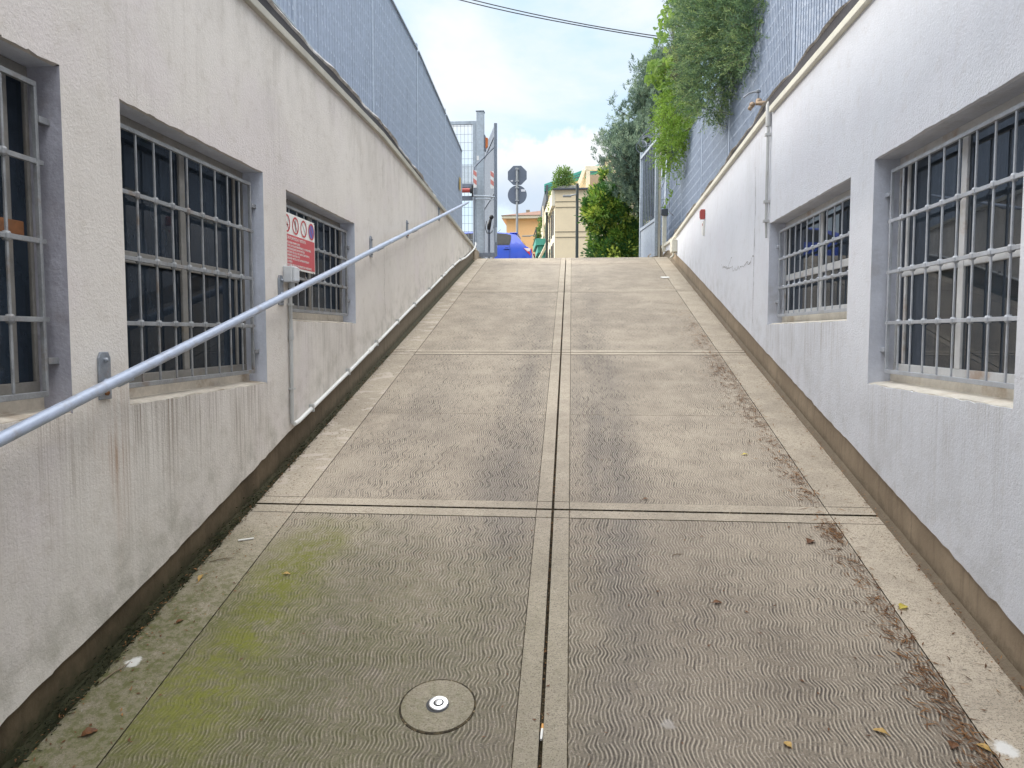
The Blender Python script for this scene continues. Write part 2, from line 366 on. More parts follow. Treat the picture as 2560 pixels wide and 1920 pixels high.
M['crack'] = simple('crack_shadow', (.10, .085, .07), .95)

# ------------------------------------------------------------------ mesh builder
class MB:
    def __init__(self): self.v = []; self.f = []; self.m = []
    def face(self, pts, mi=0):
        i = len(self.v); self.v += [tuple(p) for p in pts]; self.f.append(tuple(range(i, i+len(pts)))); self.m.append(mi)
    def add(self, vs, fs, mi=0):
        i = len(self.v); self.v += [tuple(p) for p in vs]
        for f in fs: self.f.append(tuple(i+k for k in f)); self.m.append(mi)
    def box(self, x0, x1, y0, y1, z0, z1, mi=0):
        v = [(x, y, z) for x in (x0, x1) for y in (y0, y1) for z in (z0, z1)]
        self.add(v, [(0, 1, 3, 2), (4, 6, 7, 5), (0, 4, 5, 1), (2, 3, 7, 6), (0, 2, 6, 4), (1, 5, 7, 3)], mi)
    def obox(self, c, ax, ay, az, mi=0):                 # oriented box: centre and three half-axis vectors
        c, ax, ay, az = map(Vector, (c, ax, ay, az))
        v = [c+sx*ax+sy*ay+sz*az for sx in (-1, 1) for sy in (-1, 1) for sz in (-1, 1)]
        self.add(v, [(0, 1, 3, 2), (4, 6, 7, 5), (0, 4, 5, 1), (2, 3, 7, 6), (0, 2, 6, 4), (1, 5, 7, 3)], mi)
    def bar(self, p, q, w, h, up=(0, 0, 1), mi=0):       # rectangular bar from p to q
        p, q = Vector(p), Vector(q); d = (q-p); L = d.length; d = d/L
        u = Vector(up); s = d.cross(u)
        if s.length < 1e-5: s = d.cross(Vector((1, 0, 0)))
        s.normalize(); u = s.cross(d)
        self.obox((p+q)/2, d*L/2, s*w/2, u*h/2, mi)
    def tube(self, pts, r, n=10, caps=True, mi=0):
        pts = [Vector(p) for p in pts]; rs = r if isinstance(r, (list, tuple)) else [r]*len(pts)
        rings = []; prev = None
        for i, p in enumerate(pts):
            d = (pts[min(i+1, len(pts)-1)]-pts[max(i-1, 0)]).normalized()
            a = prev if prev is not None else (Vector((0, 0, 1)) if abs(d.z) < .9 else Vector((1, 0, 0)))
            s = (a - d*a.dot(d)).normalized(); prev = s; u = d.cross(s)
            rings.append([p+rs[i]*(math.cos(k*2*PI/n)*s+math.sin(k*2*PI/n)*u) for k in range(n)])
        v = [q for rg in rings for q in rg]; f = []
        for i in range(len(pts)-1):
            for k in range(n):
                f.append((i*n+k, i*n+(k+1) % n, (i+1)*n+(k+1) % n, (i+1)*n+k))
        if caps: f.append(tuple(range(n-1, -1, -1))); f.append(tuple((len(pts)-1)*n+k for k in range(n)))
        self.add(v, f, mi)
    def prism(self, poly, vec, mi=0):                    # polygon (3-D points) extruded along vec
        n = len(poly); a = [Vector(p) for p in poly]; b = [p+Vector(vec) for p in a]
        f = [tuple(range(n-1, -1, -1)), tuple(range(n, 2*n))]+[(k, (k+1) % n, n+(k+1) % n, n+k) for k in range(n)]
        self.add(a+b, f, mi)
    def lathe(self, c, axis, prof, n=24, mi=0):          # prof: (radius, height) pairs along axis
        c = Vector(c); d = Vector(axis).normalized(); s = d.orthogonal().normalized(); u = d.cross(s)
        v = []; f = []
        for r, h in prof:
            v += [c+d*h+r*(math.cos(k*2*PI/n)*s+math.sin(k*2*PI/n)*u) for k in range(n)]
        for i in range(len(prof)-1):
            for k in range(n): f.append((i*n+k, i*n+(k+1) % n, (i+1)*n+(k+1) % n, (i+1)*n+k))
        f.append(tuple(range(n-1, -1, -1))); f.append(tuple((len(prof)-1)*n+k for k in range(n)))
        self.add(v, f, mi)
    def ball(self, c, r, n=10, mi=0):
        k = 6; self.lathe((c[0], c[1], c[2]), (0, 0, 1), [(max(.02*r, r*math.sin(PI*i/k)), -r*math.cos(PI*i/k)) for i in range(k+1)], n, mi)

def root_loc(p): return Vector((0, 0, 0)) if p is None else wloc[p.name]
wloc = {}
def build(name, mb, mats, parent=None, smooth=False, bevel=0, loc=None, label=None, auto=None):
    """link a mesh object; its vertices are given in world coordinates"""
    me = bpy.data.meshes.new(name)
    base = root_loc(parent) if loc is None else Vector(loc)
    o = bpy.data.objects.new(name, me)
    if isinstance(mb, MB): V = np.array(mb.v, dtype=np.float64); F = mb.f; mi = mb.m
    else: V, F, mi = mb
    V = V - np.array(base)
    me.from_pydata([tuple(p) for p in V] if not isinstance(F, np.ndarray) else V.tolist(), [], F if not isinstance(F, np.ndarray) else F.tolist())
    for m in (mats if isinstance(mats, (list, tuple)) else [mats]): me.materials.append(M[m] if isinstance(m, str) else m)
    if mi is not None and len(mi): me.polygons.foreach_set('material_index', mi)
    if smooth: me.polygons.foreach_set('use_smooth', [True]*len(me.polygons))
    me.update()
    COL.objects.link(o)
    if parent is not None: o.parent = parent; o.location = base - root_loc(parent)
    else: o.location = base
    wloc[o.name] = base
    if smooth and auto:
        try: me.set_sharp_from_angle(angle=R(auto))
        except Exception: pass
    if bevel:
        b = o.modifiers.new('edge', 'BEVEL'); b.width = bevel; b.segments = 2; b.limit_method = 'ANGLE'; b.angle_limit = R(40)
    if label: o['label'] = label
    return o
def tag(o, label, cat, group=None):
    o['label'] = label; o['category'] = cat
    if group: o['group'] = group
    return o
def thing(name, label, cat, loc, group=None):
    o = bpy.data.objects.new(name, None); o.empty_display_size = .2; COL.objects.link(o); o.location = loc; wloc[o.name] = Vector(loc)
    return tag(o, label, cat, group)
def kind(o, k):
    o['kind'] = k; return o

def interp(pts, y):
    if y <= pts[0][0]: return pts[0][1]
    for (a, b), (c, d) in zip(pts, pts[1:]):
        if y <= c: return b+(d-b)*(y-a)/(c-a)
    return pts[-1][1]

# ================================================================== SETTING: ramp
def make_ramp():
    mb = MB()
    xa, xb = XL-.03, XR+.03
    def xl(x, s): return lambda y: x - s*(y-2)
    lines = [(lambda y: xa), xl(-1.3517, .005), xl(-1.3483, .005), xl(-.1767, .0078), xl(-.1733, .0078), xl(-.103, .0080), xl(-.0905, .0080),
             xl(-.0207, .0076), xl(-.0173, .0076), xl(1.1723, .0005), xl(1.1757, .0005), (lambda y: xb)]
    xt = ['s', 'c', 'g', 'c', 's', 'j', 's', 'c', 'g', 'c', 's']
    depth = {'s': 0, 'c': .007, 'g': .0015, 'j': .035, 'J': .028, 'f': .004}
    rows = []                                   # (y0, y1, type)
    def body(a, b):
        n = max(1, int(math.ceil((b-a)/(.06 if b > 11.3 else .4))))
        for i in range(n): rows.append((a+(b-a)*i/n, a+(b-a)*(i+1)/n, 'b'))
    body(-6, 3.457); rows += [(3.457, 3.461, 'c'), (3.461, 3.532, 's'), (3.532, 3.548, 'J'), (3.548, 3.618, 's'), (3.618, 3.622, 'c')]
    body(3.622, 4.839); rows.append((4.839, 4.844, 'f')); body(4.844, 6.262)
    rows += [(6.262, 6.268, 'c'), (6.268, 6.33, 's'), (6.33, 6.342, 'J'), (6.342, 6.41, 's'), (6.41, 6.416, 'c')]
    body(6.416, 9.0); rows += [(9.0, 9.006, 'c'), (9.006, 9.066, 's'), (9.066, 9.076, 'c'), (9.076, 9.14, 's'), (9.14, 9.146, 'c')]
    body(9.146, 11.16); rows.append((11.16, 11.172, 'f')); body(11.172, 13.2)
    mi = {'s': 1, 'c': 2, 'g': 0, 'j': 2, 'J': 2, 'f': 1}
    def typ(i, r):
        a = xt[i]
        if r == 'b': return a
        if r == 's': return 'j' if a == 'j' else ('c' if a == 'c' else 's')
        if r == 'f': return 'f' if a == 'g' else a
        if r == 'c': return 'j' if a == 'j' else 'c'
        return 'j' if a == 'j' else 'J'
    grid = [[typ(i, r[2]) for i in range(len(xt))] for r in rows]
    for j, (y0, y1, _) in enumerate(rows):
        for i in range(len(xt)):
            d = depth[grid[j][i]]; a, b = lines[i], lines[i+1]
            mb.face([(a(y0), y0, rz(y0)-d), (b(y0), y0, rz(y0)-d), (b(y1), y1, rz(y1)-d), (a(y1), y1, rz(y1)-d)], mi[grid[j][i]])
            if i+1 < len(xt):
                e = depth[grid[j][i+1]]
                if e != d: mb.face([(b(y0), y0, rz(y0)-d), (b(y1), y1, rz(y1)-d), (b(y1), y1, rz(y1)-e), (b(y0), y0, rz(y0)-e)], 2)
            if j+1 < len(rows):
                e = depth[grid[j+1][i]]
                if e != d: mb.face([(a(y1), y1, rz(y1)-d), (b(y1), y1, rz(y1)-d), (b(y1), y1, rz(y1)-e), (a(y1), y1, rz(y1)-e)], 1 if 'f' in (grid[j][i], grid[j+1][i]) else 2)
    kind(build('ramp', mb, ['groove', 'smooth', 'joint']), 'structure')
make_ramp()

# street and yard ground: sheets that meet round the trench
g = MB(); Z = ZST
g.face([(-600, 13.2, Z-.004), (600, 13.2, Z-.004), (600, 900, Z-.004), (-600, 900, Z-.004)])
kind(build('street', g, 'asphalt'), 'structure')
g = MB()
g.face([(-600, -300, Z-.03), (-1.95, -300, Z-.03), (-1.95, 13.2, Z-.03), (-600, 13.2, Z-.03)])
g.face([(1.75, -300, Z-.03), (600, -300, Z-.03), (600, 13.2, Z-.03), (1.75, 13.2, Z-.03)])
kind(build('ground', g, 'earth'), 'structure')

# ================================================================== WALLS
TOP_L = [(-6, 3.284), (6.05, 3.275), (8.24, 3.163), (11.2, 3.005), (11.55, 2.985)]
TOP_R = [(-6, 3.284), (5.75, 3.284), (9.13, 3.150), (11.15, 3.045), (12.55, 3.09)]
BAND_L = [(-6, .155), (2.1, .160), (2.7, .150), (4.0, .180), (5.2, .187), (6.4, .197), (9.2, .222), (11.55, .206)]
BAND_R = [(-6, .178), (5.3, .180), (8.2, .186), (9.8, .187), (11.2, .160), (12.55, .06)]
WIN_L = [(1.02, 2.231, 1.450, 2.518), (2.534, 3.728, 1.445, 2.512), (4.03, 5.30, 1.770, 2.485)]
WIN_R = [(2.523, 3.735, 1.459, 2.520), (4.04, 5.67, 1.766, 2.502)]
REV = .30

def make_wall(side):
    sg = -1 if side == 'l' else 1
    X = XL if side == 'l' else XR
    TOP, BAND, WIN = (TOP_L, BAND_L, WIN_L) if side == 'l' else (TOP_R, BAND_R, WIN_R)
    yend = TOP[-1][0]
    if side == 'l': root = thing('basement_wall', 'warm grey stained roughcast wall with three barred windows and a pipe handrail', 'wall', (X, 4, rz(4)))
    else: root = thing('basement_wall', 'pale blue white roughcast wall with two barred windows and a brown plinth', 'wall', (X, 4, rz(4)))
    rnd = random.Random(3 if side == 'l' else 5)
    # --- plaster face, with chipped arrises round the openings
    ys = set([-6, yend]+[t[0] for t in TOP]+[t[0] for t in BAND])
    y = -6
    while y < yend: ys.add(round(y, 3)); y += .25
    for w in WIN:
        n = int((w[1]-w[0])/.045)
        for i in range(n+1): ys.add(round(w[0]+(w[1]-w[0])*i/n, 4))
    ys = sorted(v for v in ys if -6 <= v <= yend)
    jz = {}
    def jit(key, amt=.0022):
        if key not in jz: jz[key] = rnd.uniform(-1, 1)*amt*(1 if rnd.random() < .8 else 2.2)
        return jz[key]
    mb = MB()
    def bot(y): return rz(y)+interp(BAND, y)
    for a, b in zip(ys, ys[1:]):
        if b-a < 1e-6: continue
        w = next((w for w in WIN if a >= w[0]-1e-4 and b <= w[1]+1e-4), None)
        ba, bb = bot(a)+jit(('b', a), .003), bot(b)+jit(('b', b), .003)
        ta, tb = interp(TOP, a)+.05, interp(TOP, b)+.05
        if w is None:
            mb.face([(X, a, ba), (X, b, bb), (X, b, tb), (X, a, ta)])
        else:
            sa, sb = w[2]+jit(('s', a)), w[2]+jit(('s', b)); ha, hb = w[3]+jit(('h', a)), w[3]+jit(('h', b))
            mb.face([(X, a, ba), (X, b, bb), (X, b, sb), (X, a, sa)])
            mb.face([(X, a, ha), (X, b, hb), (X, b, tb), (X, a, ta)])
            xi = X+sg*.02
            mb.face([(X, a, ha), (X, b, hb), (xi, b, w[3]), (xi, a, w[3])])           # head of the reveal
            mb.face([(xi, a, w[3]), (xi, b, w[3]), (X+sg*REV, b, w[3]), (X+sg*REV, a, w[3])], 1)
            mb.face([(X, a, sa), (X, b, sb), (X+sg*.02, b, w[2]), (X+sg*.02, a, w[2])])
        # lower edge of the plaster, standing proud of the plinth
        mb.face([(X, a, ba), (X, b, bb), (X+sg*.014, b, bb), (X+sg*.014, a, ba)])
    for w in WIN:
        for yy in (w[0], w[1]):
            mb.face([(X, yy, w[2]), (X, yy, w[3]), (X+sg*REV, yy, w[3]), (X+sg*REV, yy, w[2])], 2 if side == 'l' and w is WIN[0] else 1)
    mb.face([(X, -6, rz(-6)), (X+sg*.35, -6, rz(-6)), (X+sg*.35, -6, 3.33), (X, -6, 3.33)])
    build('plaster', mb, ['plaster_l' if side == 'l' else 'plaster_r', 'reveal', 'reveal_dark'], root)
    # --- top and back of the wall
    mb = MB()
    for a, b in zip(ys, ys[1:]):
        ta, tb = interp(TOP, a)+.05, interp(TOP, b)+.05
        mb.face([(X, a, ta), (X, b, tb), (X+sg*.36, b, tb), (X+sg*.36, a, ta)])
        mb.face([(X+sg*.36, a, ta), (X+sg*.36, b, tb), (X+sg*.36, b, Z-.2), (X+sg*.36, a, Z-.2)])
    build('wall_top', mb, 'conc', root)
    # --- plinth
    mb = MB(); xp = X+sg*.012
    yp = sorted(ys+[yend+.02])
    for a, b in zip(yp, yp[1:]):
        mb.face([(xp, a, rz(a)-.04), (xp, b, rz(b)-.04), (xp, b, bot(b)+.01), (xp, a, bot(a)+.01)])
        # coved fillet at the foot
        mb.face([(xp, a, rz(a)+.028), (xp, b, rz(b)+.028), (X-sg*.012, b, rz(b)-.002), (X-sg*.012, a, rz(a)-.002)])
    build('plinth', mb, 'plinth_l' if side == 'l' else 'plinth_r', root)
    # --- coping batten
    mb = MB(); yb = [t[0] for t in TOP]
    pr = .032
    if side == 'l': segs = [(-6, 5.72), (5.725, yend+.1)]
    else: segs = [(-6, 5.64), (5.74, yend)]
    for s0, s1 in segs:
        st = sorted([s0, s1]+[v for v in yb if s0 < v < s1])
        for a, b in zip(st, st[1:]):
            za, zb = interp(TOP, a), interp(TOP, b)
            mb.obox((X-sg*(pr/2-.002), (a+b)/2, (za+zb)/2+.021), (pr/2, 0, 0), (0, (b-a)/2, (zb-za)/2), (0, 0, .021))
    build('coping_batten', mb, 'batten_l' if side == 'l' else 'batten_r', root, bevel=.004)
    # --- crumpled bitumen membrane lapping over the top
    mb = MB(); n = 260
    y1 = 8.3 if side == 'l' else 11.6
    def edge(y, k):
        a = (math.sin(y*5.1+k)+math.sin(y*11.7+2*k)*.6+math.sin(y*23.1+k*3)*.35)
        return a
    prev = None
    for i in range(n+1):
        yy = -1+(y1+1)*i/n
        zt = interp(TOP, yy)+.042
        lift = .046*min(1, max(0, (y1-yy)/2.4))
        if side == 'r': lift = .060 if yy < 5.7 else .048*max(.15, 1-(yy-5.7)/2.6)
        e = edge(yy, 1.3 if side == 'l' else 4.1)
        P = [(X-sg*.020, yy, zt-.002), (X-sg*.024, yy, zt+lift+.004*e), (X-sg*(.034+.006*e), yy, zt+lift+(.006 if side == 'r' else .010)+.005*e), (X-sg*.02, yy, zt+lift+(.010 if side == 'r' else .030)+.008*e), (X+sg*.20, yy, zt+.030)]
        if prev:
            for k in range(4): mb.face([prev[k], P[k], P[k+1], prev[k+1]], 0 if k == 0 else (1 if k in (1, 2) else 0))  # first face: dark band standing in for the shadow under the overhang
        prev = P
    build('membrane', mb, ['membrane', 'membrane_edge'], root, smooth=True)
    return root
wallL = make_wall('l'); wallR = make_wall('r')

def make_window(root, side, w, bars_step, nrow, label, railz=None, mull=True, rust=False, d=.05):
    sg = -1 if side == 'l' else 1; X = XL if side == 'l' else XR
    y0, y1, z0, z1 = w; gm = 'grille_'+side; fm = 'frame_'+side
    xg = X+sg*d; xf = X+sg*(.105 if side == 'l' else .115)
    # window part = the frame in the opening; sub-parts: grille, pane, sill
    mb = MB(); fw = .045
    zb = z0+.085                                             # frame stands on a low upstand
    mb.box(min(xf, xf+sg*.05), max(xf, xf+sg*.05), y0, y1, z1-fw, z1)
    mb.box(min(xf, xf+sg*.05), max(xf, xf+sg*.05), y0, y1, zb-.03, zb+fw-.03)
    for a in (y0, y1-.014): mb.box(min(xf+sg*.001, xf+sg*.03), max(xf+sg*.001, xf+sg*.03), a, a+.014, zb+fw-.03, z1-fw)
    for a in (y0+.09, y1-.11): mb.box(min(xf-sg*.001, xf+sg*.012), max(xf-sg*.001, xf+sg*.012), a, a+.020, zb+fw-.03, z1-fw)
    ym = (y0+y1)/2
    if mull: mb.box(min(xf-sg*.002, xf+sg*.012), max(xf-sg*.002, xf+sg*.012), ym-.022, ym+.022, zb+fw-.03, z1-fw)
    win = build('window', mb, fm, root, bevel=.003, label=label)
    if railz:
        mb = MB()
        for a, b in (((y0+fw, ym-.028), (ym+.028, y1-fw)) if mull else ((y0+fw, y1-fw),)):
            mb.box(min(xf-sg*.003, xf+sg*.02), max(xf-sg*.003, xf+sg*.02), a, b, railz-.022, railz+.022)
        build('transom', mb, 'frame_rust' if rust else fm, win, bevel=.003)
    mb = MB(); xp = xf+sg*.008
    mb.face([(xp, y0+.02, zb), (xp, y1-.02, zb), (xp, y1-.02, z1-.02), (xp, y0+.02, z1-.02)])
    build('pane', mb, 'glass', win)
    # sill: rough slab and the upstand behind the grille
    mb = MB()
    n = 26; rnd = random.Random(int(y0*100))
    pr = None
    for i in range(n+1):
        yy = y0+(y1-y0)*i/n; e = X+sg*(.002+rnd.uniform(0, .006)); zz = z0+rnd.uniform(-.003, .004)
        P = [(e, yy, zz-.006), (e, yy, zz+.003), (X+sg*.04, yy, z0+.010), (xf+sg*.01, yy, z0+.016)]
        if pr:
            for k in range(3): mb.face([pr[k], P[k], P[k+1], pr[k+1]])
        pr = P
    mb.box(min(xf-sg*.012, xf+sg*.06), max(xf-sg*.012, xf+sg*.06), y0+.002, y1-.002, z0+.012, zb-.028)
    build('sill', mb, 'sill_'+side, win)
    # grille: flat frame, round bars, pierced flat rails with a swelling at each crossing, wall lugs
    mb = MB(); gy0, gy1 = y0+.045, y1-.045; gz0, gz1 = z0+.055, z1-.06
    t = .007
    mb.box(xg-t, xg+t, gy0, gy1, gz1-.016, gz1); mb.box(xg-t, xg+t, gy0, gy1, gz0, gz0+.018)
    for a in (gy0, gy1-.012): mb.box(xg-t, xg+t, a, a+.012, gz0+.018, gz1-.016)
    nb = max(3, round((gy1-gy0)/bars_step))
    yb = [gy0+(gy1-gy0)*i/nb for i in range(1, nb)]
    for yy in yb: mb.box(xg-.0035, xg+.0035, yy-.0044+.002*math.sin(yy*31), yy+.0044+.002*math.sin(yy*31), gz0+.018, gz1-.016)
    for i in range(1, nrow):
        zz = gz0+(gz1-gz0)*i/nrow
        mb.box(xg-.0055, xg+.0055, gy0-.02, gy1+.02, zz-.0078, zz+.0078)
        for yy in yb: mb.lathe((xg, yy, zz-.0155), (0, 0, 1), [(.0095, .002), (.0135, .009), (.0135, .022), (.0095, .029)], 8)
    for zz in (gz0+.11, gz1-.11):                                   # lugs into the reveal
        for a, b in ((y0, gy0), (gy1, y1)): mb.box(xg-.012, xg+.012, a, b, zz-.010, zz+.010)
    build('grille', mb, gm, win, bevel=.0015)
    return win

make_window(wallL, 'l', WIN_L[0], .132, 4, 'nearest window at the left edge, rusty orange transom behind its bars', 2.02, True, True)
make_window(wallL, 'l', WIN_L[1], .122, 4, 'tall window behind the first handrail bracket', 1.99)
make_window(wallL, 'l', WIN_L[2], .118, 3, 'small window with the red and white notice tied to its bars', None)
make_window(wallR, 'r', WIN_R[0], .125, 4, 'tall window with a white mullion near the right edge', 1.985, d=.065)
make_window(wallR, 'r', WIN_R[1], .127, 3, 'small wide window beyond the tall one, pale transom behind its bars', 2.10, d=.065)

# rooms behind the windows
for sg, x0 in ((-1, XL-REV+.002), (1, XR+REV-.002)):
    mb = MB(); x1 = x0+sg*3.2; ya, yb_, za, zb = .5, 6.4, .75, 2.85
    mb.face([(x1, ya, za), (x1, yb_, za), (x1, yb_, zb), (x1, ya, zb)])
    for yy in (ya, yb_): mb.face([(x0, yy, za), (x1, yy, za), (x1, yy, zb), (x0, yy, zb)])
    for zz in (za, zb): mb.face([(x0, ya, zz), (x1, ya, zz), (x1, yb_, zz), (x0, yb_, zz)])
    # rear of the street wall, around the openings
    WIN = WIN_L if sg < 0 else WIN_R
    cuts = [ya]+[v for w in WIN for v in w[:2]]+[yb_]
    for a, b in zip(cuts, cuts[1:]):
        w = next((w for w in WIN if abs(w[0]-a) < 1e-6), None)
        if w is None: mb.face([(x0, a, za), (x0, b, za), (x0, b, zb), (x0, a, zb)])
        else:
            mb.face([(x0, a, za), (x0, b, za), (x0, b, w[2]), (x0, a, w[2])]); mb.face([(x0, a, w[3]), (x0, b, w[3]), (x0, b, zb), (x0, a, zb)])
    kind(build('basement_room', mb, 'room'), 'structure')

# unseen garage front behind the camera, added to shade the ramp foot
gb = thing('unseen_garage_front', 'unseen pale garage front added behind the camera to shade the ramp foot', 'building', (0, -1.4, rz(-1.4)))
mb = MB(); zf = rz(-3)
mb.box(-9, XL-.37, -1.55, -1.25, 2.8, 4.3); mb.box(XR+.37, 9, -1.55, -1.25, 2.8, 4.3); mb.box(XL-.37, XL+.05, -1.55, -1.25, 3.36, 4.3); mb.box(XR-.05, XR+.37, -1.55, -1.25, 3.36, 4.3); mb.box(XL+.05, XR-.05, -1.55, -1.25, 2.15, 4.3)
build('wall', mb, 'plaster_r', gb)
mb = MB(); mb.box(XL+.02, XR-.02, -1.27, -1.20, 2.03, 2.15); build('unseen_door_lintel', mb, 'galv_post', gb)
# cracks: fine dark splits in the render
def crack(root, X, sg, pts, w=.0022, wob=.012):
    mb = MB(); rnd = random.Random(len(pts)*7+int(pts[0][1]*100)); P = []
    for (a, b), (c, d) in zip(pts, pts[1:]):
        n = max(2, int(math.hypot(c-a, d-b)/.035))
        for i in range(n): P.append((a+(c-a)*i/n+rnd.uniform(-1, 1)*wob, b+(d-b)*i/n+rnd.uniform(-1, 1)*wob))
    P.append(pts[-1])
    for i in range(len(P)-1):
        (a, b), (c, d) = P[i], P[i+1]; L = math.hypot(c-a, d-b) or 1; nx, nz = -(d-b)/L, (c-a)/L
        ww = w*rnd.uniform(.35, 1.3)
        mb.face([(X-sg*.0025, a-nx*ww, b-nz*ww), (X-sg*.0025, c-nx*ww, d-nz*ww), (X-sg*.0025, c+nx*ww, d+nz*ww), (X-sg*.0025, a+nx*ww, b+nz*ww)])
    build('crack', mb, 'crack', root)
crack(wallR, XR, 1, [(6.13, 3.0), (6.12, 2.7), (6.135, 2.35), (6.125, 2.15), (6.15, 1.72)], .0028, .006)
crack(wallR, XR, 1, [(7.46, 2.352), (7.1, 2.30), (6.81, 2.27), (6.5, 2.28), (6.26, 2.261), (6.14, 2.313)], .0024, .024)
crack(wallR, XR, 1, [(7.15, 2.315), (7.05, 2.37), (6.98, 2.39)], .0018, .012)
crack(wallL, XL, -1, [(6.09, 3.07), (6.10, 2.88)], .0015, .004)
crack(wallL, XL, -1, [(6.115, 2.42), (6.105, 2.08), (6.155, 1.72)], .0018, .006)

# concrete ends of the two walls, where the kerbs run out at the top of the ramp
mb = MB()
mb.prism([(XL-.30, 11.55, rz(11.55)-.1), (XL-.30, 11.55, 3.02), (XL-.30, 12.05, 3.02), (XL-.30, 12.45, rz(12.4)+.03), (XL-.30, 12.45, rz(12.4)-.1)], (.315, 0, 0))
tag(build('kerb_block', mb, 'conc', loc=(XL, 12, rz(12)), bevel=.012), 'small brown concrete block where the plinth meets the tall galvanised gate post', 'kerb')
mb = MB()
mb.prism([(XR-.015, 12.55, rz(12.5)-.1), (XR-.015, 12.55, 3.16), (XR-.20, 13.1, 3.03), (XR-.20, 13.1, rz(13)-.1)], (.5, 0, 0))
tag(build('kerb_block', mb, 'conc', loc=(XR, 12.8, rz(12.8)), bevel=.012), 'brown concrete ramp shoulder beside the open gate leaf with barbed wire', 'kerb')

# ================================================================== handrail
def rail_z(y): return S*y+.985
hr = thing('handrail', 'blue grey tubular handrail bolted along the stained roughcast wall', 'handrail', (XL+.10, 4, rail_z(4)))
xr = XL+.10
mb = MB(); mb.tube([(xr, y, rail_z(y)+.0022*math.sin(y*1.3)+.0008*math.sin(y*3.7)) for y in np.linspace(-1.0, 10.25, 46)], .0180, 16)
build('rail', mb, 'rail', hr, smooth=True, auto=50)
for i, y in enumerate([.86, 2.39, 3.92, 5.71, 6.96, 8.60]):
    z = rail_z(y); mb = MB()
    pl = [(XL, y-.032, z-.088), (XL, y+.032, z-.088), (XL, y+.032, z+.052), (XL, y+.020, z+.072), (XL, y-.020, z+.072), (XL, y-.032, z+.052)]
    mb.prism(pl, (.008, 0, 0))
    b = build('bracket', mb, 'bracket', hr, bevel=.002)
    mb = MB(); mb.tube([(XL+.004, y, z-.03), (XL+.055, y, z-.034), (xr, y, z-.012)], .0125, 10); build('bracket_arm', mb, 'rail', b, smooth=True, auto=50)
    for dz in (.045, -.066):
        mb = MB(); mb.lathe((XL+.008, y, z+dz), (1, 0, 0), [(.009, 0), (.009, .006), (.004, .012)], 6)
        build('bolt', mb, 'rust' if i in (1, 4) and dz < 0 else 'bracket', b)

# ================================================================== prohibition notice on the third window
sb = thing('notice_board', 'red and white notice with prohibition pictograms wired to the window bars', 'sign', (XL-.03, 4.3, 2.07))
ya, yb_, za, zb = 4.035, 4.555, 2.066, 2.377; xs = XL-.030
mb = MB(); mb.box(xs-.003, xs, ya, yb_, za, zb); build('board', mb, 'white', sb, bevel=.001)
zr = za+.192; mb = MB(); mb.box(xs, xs+.0015, ya+.010, yb_-.010, za+.012, zr); build('red_field', mb, 'red', sb)
def disc_pts(c, r, n=36, x=0): return [(x, c[0]+r*math.cos(i*2*PI/n), c[1]+r*math.sin(i*2*PI/n)) for i in range(n)]
def ring(mb, c, ro, ri, x, mi=0, n=36):
    a, b = disc_pts(c, ro, n, x), disc_pts(c, ri, n, x)
    for i in range(n): mb.face([a[i], a[(i+1) % n], b[(i+1) % n], b[i]], mi)
def strip(mb, p, q, w, x, mi=0):
    L = math.hypot(q[0]-p[0], q[1]-p[1]); nx, nz = -(q[1]-p[1])/L*w/2, (q[0]-p[0])/L*w/2
    mb.face([(x, p[0]-nx, p[1]-nz), (x, q[0]-nx, q[1]-nz), (x, q[0]+nx, q[1]+nz), (x, p[0]+nx, p[1]+nz)], mi)
cz = zr+.058
for i, cy in enumerate([4.105, 4.237, 4.367, 4.494]):
    mb = MB(); r = .050
    if i == 3: mb.face(disc_pts((cy, cz), r-.005, 36, xs+.0012), 2)
    if i == 0:   # cigarette with smoke
        strip(mb, (cy-.026, cz-.008), (cy+.024, cz-.008), .010, xs+.0012, 1)
        for k in range(3): strip(mb, (cy+.018+.004*k, cz+.002+.008*k), (cy+.022-.003*k, cz+.010+.008*k), .003, xs+.0012, 1)
    if i == 1:   # match and flame
        strip(mb, (cy+.006, cz-.034), (cy-.004, cz-.004), .006, xs+.0012, 1)
        mb.face([(xs+.0012, cy-.004, cz-.006), (xs+.0012, cy+.010, cz+.004), (xs+.0012, cy+.004, cz+.018), (xs+.0012, cy-.003, cz+.036), (xs+.0012, cy-.013, cz+.010)], 1)
    ring(mb, (cy, cz), r, r-.0105, xs+.0020, 0)
    strip(mb, (cy-.028, cz+.031), (cy+.028, cz-.031), .007 if i != 2 else .004, xs+.0026, 0 if i in (0, 1, 3) else 1)
    build('pictogram', mb, ['sred', 'black', 'sblue'], sb)
def text_obj(name, body, size, y, z, x, mat, parent, width=None, sp=1.0):
    cu = bpy.data.curves.new(name, 'FONT'); cu.body = body; cu.size = size; cu.space_line = sp; cu.extrude = .0003; cu.resolution_u = 2
    o = bpy.data.objects.new(name, cu); COL.objects.link(o)
    dg = bpy.context.evaluated_depsgraph_get(); me = bpy.data.meshes.new_from_object(o.evaluated_get(dg)); bpy.data.objects.remove(o)
    co = np.empty(len(me.vertices)*3); me.vertices.foreach_get('co', co); co = co.reshape(-1, 3)
    k = 1
    if width: k = min(1.0, width/max(1e-6, co[:, 0].max()-co[:, 0].min()))
    base = wloc[parent.name]
    new = np.stack([co[:, 2]+x-base.x, co[:, 0]*k+y-base.y, co[:, 1]+z-base.z], 1)
    me.vertices.foreach_set('co', new.ravel()); me.materials.clear(); me.materials.append(M[mat]); me.update()
    o = bpy.data.objects.new(name, me); COL.objects.link(o); o.parent = parent; wloc[o.name] = base; return o
